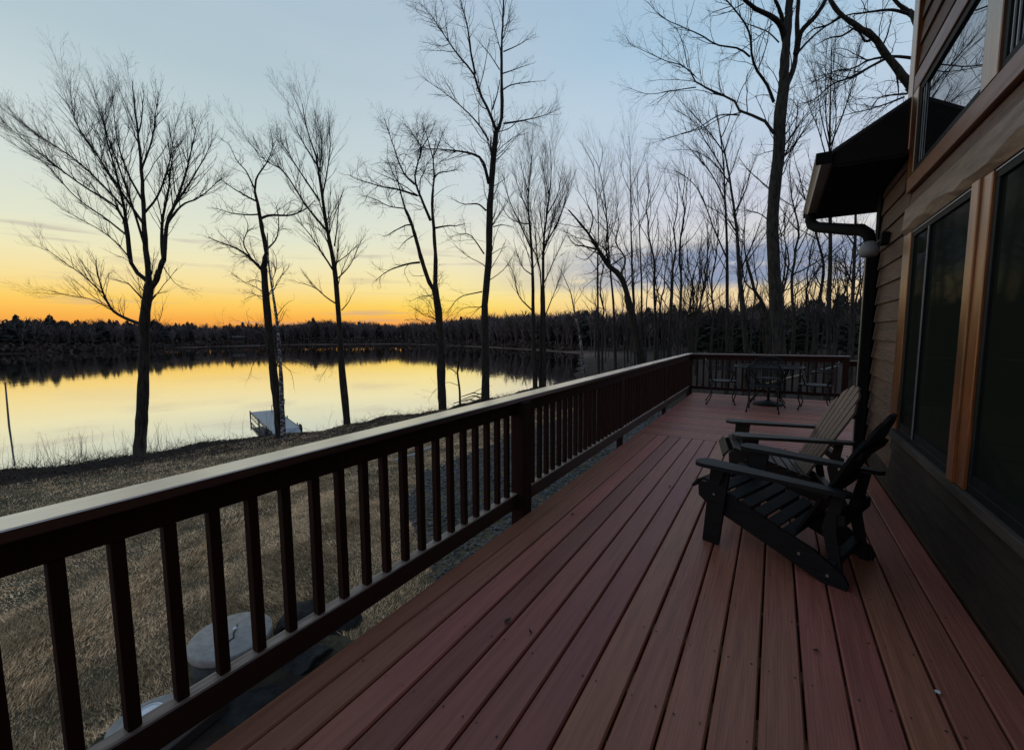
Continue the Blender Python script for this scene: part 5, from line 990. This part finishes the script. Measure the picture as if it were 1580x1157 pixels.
# undergrowth of the near wood
An = np.radians(rg.uniform(-27, 32, 2600)); Dn = rg.uniform(17, 85, 2600); Qn = np.stack([Dn*np.sin(An), Dn*np.cos(An)], 1); Qn = Qn[sdist(Qn[:, 0], Qn[:, 1]) > 1.5]
def twigs(Q, hmin, hmax, k, seed, name, mat, label, lean=.25, w=.006):
    rg = np.random.default_rng(seed); n = len(Q)*k; X = np.repeat(Q[:, 0], k)+rg.normal(0, .25, n); Y = np.repeat(Q[:, 1], k)+rg.normal(0, .25, n); Z = ground(X, Y)-.03; h = rg.uniform(hmin, hmax, n)
    P = np.stack([X, Y, Z], -1)[:, None].repeat(4, 1); d = np.cumsum(np.concatenate([np.zeros((n, 1, 2)), rg.normal(0, lean/3, (n, 3, 2))+rg.normal(0, lean/3, (n, 1, 2))], 1), 1)*h[:, None, None]
    P[:, :, :2] += d; P[:, :, 2] += np.linspace(0, 1, 4)[None]*h[:, None]; R = np.linspace(1, .25, 4)[None]*w*(.5+h[:, None]/hmax); P2, R2 = children(rg, P, R, spacing=.28*hmax, t0=.25, ang=.7, ratio=.45, n=3, gnarl=.15, up=.2, lmax=hmax*.5, lmin=.06, rmin=w*.25)
    v, f = tubes_np(P, R, 3); v2, f2 = tubes_np(P2, R2, 3); tag(link(name, mesh_np(name, np.concatenate([v, v2]), np.concatenate([f, f2+len(v)])), mat), label, kind='stuff')
twigs(Qn[:1300], .4, 2.0, 2, 9, 'wood_saplings', mt_brush, 'thin saplings and brush on the floor of the near wood', w=.008)
# ------------------------------------------------------------------ shore bank: litter, brush, reeds
yb_ = rg.uniform(-14, 30, 2400); xs_ = np.interp(yb_, [-40, -4, 3.5, 7.3, 10.6, 13, 16, 21, 30], [-25, -23.9, -23.2, -22.2, -20.9, -19.9, -19.2, -18.3, -18.0])
den = np.where(yb_ < 9.3, 1, np.where(yb_ < 13.8, .12, .4)); off = rg.uniform(.3, 3.4, 2400); m = rg.random(2400)*1.7 < den
twigs(np.stack([xs_+off, yb_], 1)[m], .08, .42, 4, 10, 'bank_brush', mt_brush, 'tangled dry brush on the bank above the water', lean=.8, w=.006)
ylo = rg.uniform(-14, 13, 620); xlo = np.interp(ylo, [-40, -4, 3.5, 7.3, 10.6, 13], [-25, -23.9, -23.2, -22.2, -20.9, -19.9]); kk = rg.random(620) < np.where(ylo < 8, 1., .10)
twigs(np.stack([xlo+rg.uniform(-.1, 1.1, 620), ylo], 1)[kk], .25, 1.45, 2, 12, 'shore_reeds', mt_reed, 'thin dry stems standing against the bright water', lean=.12, w=.0045)
def leaf_tris(n, fn, smin, smax, seed, name, mat, label, tilt=.5):
    rg = np.random.default_rng(seed); X, Y = fn(rg, n); n = len(X); Z = ground(X, Y)+rg.uniform(.004, .05, n); s = rg.uniform(smin, smax, n); a = rg.uniform(0, 6.28, (n, 3))+np.array([0, 2.1, 4.2])
    V = np.stack([X[:, None]+np.cos(a)*s[:, None], Y[:, None]+np.sin(a)*s[:, None], Z[:, None]+rg.uniform(-tilt, tilt, (n, 3))*s[:, None]], -1)
    tag(link(name, mesh_np(name, V.reshape(-1, 3), np.arange(3*n).reshape(-1, 3)), mat), label, kind='stuff')
def bankfn(rg, n):
    Y = rg.uniform(-16, 34, n); X = np.interp(Y, [-40, -4, 3.5, 7.3, 10.6, 13, 16, 21, 34], [-25, -23.9, -23.2, -22.2, -20.9, -19.9, -19.2, -18.3, -18.2])+.2+rg.uniform(0, 2.1, n)**1.8; return X, Y
leaf_tris(60000, bankfn, .02, .07, 21, 'bank_leaf_litter', mt_litter, 'dead leaves covering the bank')
# lawn blades
def blades(n, fn, seed, h0, h1, w):
    rg = np.random.default_rng(seed); X, Y = fn(rg, n); n = len(X); Z = ground(X, Y)-.004
    cl = .5+.5*np.sin(X*5.1+2*np.sin(Y*3.3))*np.sin(Y*4.3+1.7*np.sin(X*2.9)); h = rg.uniform(h0, h1, n)*(.45+.9*cl); a = rg.uniform(0, 6.28, n); a2 = rg.normal(2.6+1.2*np.sin(X*1.3+Y*.8), .9, n); ln = h*rg.uniform(.5, 1.6, n)
    B = np.stack([X, Y, Z], -1); e = np.stack([np.cos(a), np.sin(a), 0*a], -1)*w; T = B+np.stack([np.cos(a2)*ln, np.sin(a2)*ln, h], -1)
    return np.stack([B-e, B+e, T], 1).reshape(-1, 3)
def lf(x0, x1, y0, y1):
    def fn(rg, n):
        X = rg.uniform(x0, x1, n); Y = rg.uniform(y0, y1, n); ed = -3.2-1.0*np.clip(Y-3.4, 0, 12)+.3*np.sin(Y*1.7); k = (X < np.where(Y > 3.2, np.maximum(ed, -8.4), -4.75+.12*np.sin(Y*4)+.08*np.sin(Y*11))) & (np.hypot(X+5.14, Y-2.28) > .42) & (((X+4.7)/.42)**2+((Y-1.36)/.52)**2 > 1); return X[k], Y[k]
    return fn
Vb = np.concatenate([blades(230000, lf(-9, -1.7, -.6, 6.5), 31, .02, .05, .0035), blades(190000, lf(-13, -1.7, -.6, 13), 32, .025, .055, .006), blades(130000, lf(-19.5, -5, -4, 22), 33, .03, .06, .011)])
tag(link('lawn_grass', mesh_np('lawn_grass', Vb, np.arange(len(Vb)).reshape(-1, 3)), mt_grass), 'short matted winter grass, brown with green patches', kind='stuff')

# ------------------------------------------------------------------ dock
A0, A1, B0, B1 = [onz(*q, -3.12) for q in ((391, 635), (421, 632.8), (427, 667.5), (453, 656.5))]
ax = ((A0-B0)+(A1-B1))/2; Ld = float(np.linalg.norm(ax[:2])); th = math.atan2(ax[1], ax[0]); wd = 1.25; mid_ = (B0+B1)/2
dock = empty('dock', (mid_[0], mid_[1], -3.12), 'grey roll in boat dock running out from the shore behind the birch', 'dock', rz=th)
npan = 6
for i in range(npan):
    b = MB(); b.box((i*Ld/npan+.006, -wd/2, -.035), ((i+1)*Ld/npan-.006, wd/2, 0), .004); ch(b, 'deck_panel', mt_dock, dock)
for s in (-1, 1):
    b = MB(); b.box((0, s*(wd/2+.003)-.03*(s < 0), -.10), (Ld, s*(wd/2+.003)+.03*(s > 0), .012)); y_ = s*(wd/2+.015); b.tube([(0, y_, -.34), (Ld, y_, -.34)], .022, 6)
    for i in range(9):
        x = i*Ld/8; b.tube([(x, y_, -.10), (min(x+Ld/8, Ld), y_, -.34)], .012, 5); b.tube([(x, y_, -.10), (x, y_, -.34)], .012, 5)
    ch(b, 'side_truss', mt_dockf, dock)
    for x in (Ld*.99, Ld*.5, Ld*.12):
        b = MB(); b.tube([(x, s*(wd/2+.06), .10), (x, s*(wd/2+.06), -.95)], .028, 8); ch(b, 'leg', mt_dockf, dock)
    b = MB(); b.lathe([(0, -.06), (.20, -.06), (.24, -.03), (.24, .03), (.20, .06), (0, .06)], (0, 0, 0), 20); o = ch(b, 'wheel', mt_rubber, dock); o.location = (.55, s*(wd/2+.14), -.18); o.rotation_euler = (PI/2, 0, 0)
rb = math.hypot(1.25, .38); b = MB(); b.box((-1.25, -wd/2+.04, -.03), (0, wd/2-.04, 0), .004); o = ch(b, 'ramp', mt_dock, dock); o.rotation_euler = (0, -.27, 0); o.location = (-.01, 0, -.005)
dbn = onz(421, 638, -3.12)
bn = empty('dock_bench', (dbn[0]+.35, dbn[1]+.1, -3.12), 'small metal bench frame standing on the dock behind the tree trunks', 'bench', rz=th+PI/2)
for s in (-1, 1):
    b = MB(); b.tube([(.22, s*.55, .01), (.22, s*.55, .42), (-.2, s*.55, .42), (-.28, s*.55, .88)], .02, 6); b.tube([(-.2, s*.55, .42), (-.2, s*.55, .01)], .02, 6); ch(b, 'end_frame', mt_dockf, bn)
for z in (.60, .72, .84):
    b = MB(); b.box((-.27, -.56, z), (-.245, .56, z+.07)); ch(b, 'back_slat', mt_dock, bn)
for x in (-.15, 0., .15):
    b = MB(); b.box((x-.05, -.56, .442), (x+.05, .56, .465)); ch(b, 'seat_slat', mt_dock, bn)
pp = onz(14, 657, WATER); pt = atd(8, 590, float((pp-np.array([0, 0, H]))@FH)+.4)
b = MB(); b.tube([(pp[0], pp[1], WATER-.6), pp, (pp+pt)/2, pt], [.045, .045, .04, .035], 8); o = b.build('mooring_pole', mt_dockf); tag(o, 'thin leaning pole standing in the water at the left edge', 'pole')
# driftwood and fallen branches at the shore by the tall tree
for k, (pts, lb) in enumerate(((([(712, 612), (730, 606), (755, 611)], .05), 'dead branch lying at the water line left of the tallest shore tree'), (([(700, 622), (725, 616), (745, 622)], .05), 'second dead branch half in the water just below the first one'))):
    P = [onz(x, y, WATER+.12+.05*k) for x, y in pts[0]]; b = MB(); b.tube(P, [.03, .05, .03], 7); b.tube([P[1], P[1]+np.array([.5, .8, .4]), P[1]+np.array([1.1, 1.2, .5])], [.03, .02, .008], 5); tag(b.build('dead_branch', mt_bark), lb, 'branch')
# cabins and covered boats on the far shore
for (x, y, w, lb) in ((283, 518, 3.2, 'small low cabin with a pale roof on the far shore left of the crooked tree'), (368, 518, 4.5, 'long low cabin with a pale roof on the far shore by the crooked tree')):
    D = 202.; p = atd(x, y+7, D); g_ = gz(p[0], p[1]); ca = empty('cabin', (p[0], p[1], g_), lb, 'cabin', rz=1.1)
    top = atd(x, y, D)[2]-g_
    b = MB(); b.box((-w/2, -2.5, -1), (w/2, 2.5, top-.6)); ch(b, 'wall', mt_joist, ca)
    b = MB(); b.prism([(-2.9, top-.6), (2.9, top-.6), (0, top+.2)], -w/2-.4, w/2+.4, Matrix(((0, 0, 1, 0), (1, 0, 0, 0), (0, 1, 0, 0), (0, 0, 0, 1)))); ch(b, 'roof', mt_dockf2, ca)
    for s in (-1, 0, 1):
        for yy in (-2.53, 2.5):
            b = MB(); b.box((s*w*.3-.5, yy, top-2.2), (s*w*.3+.5, yy+.03, top-1.3)); ch(b, 'window', mt_black, ca)
for (x, lb) in ((10, 'white covered boat at the far left of the far shore'), (31, 'white covered boat on the far shore, right one of the pair')):
    D = 186.; p = atd(x, 536, D); bo = empty('boat', (p[0], p[1], WATER+.0), lb, 'boat', rz=1.4)
    b = MB(); b.prism([(-2.6, -.9), (1.6, -.9), (2.9, 0), (1.6, .9), (-2.6, .9)], -.1, .9); ch(b, 'hull', mt_boat, bo)
    b = MB(); b.prism([(-2.2, .95), (1.2, .95), (.9, 2.2), (-2.0, 2.2)], -.85, .85, Matrix(((1, 0, 0, 0), (0, 0, 1, 0), (0, 1, 0, 0), (0, 0, 0, 1)))); ch(b, 'canopy', mt_boat, bo)
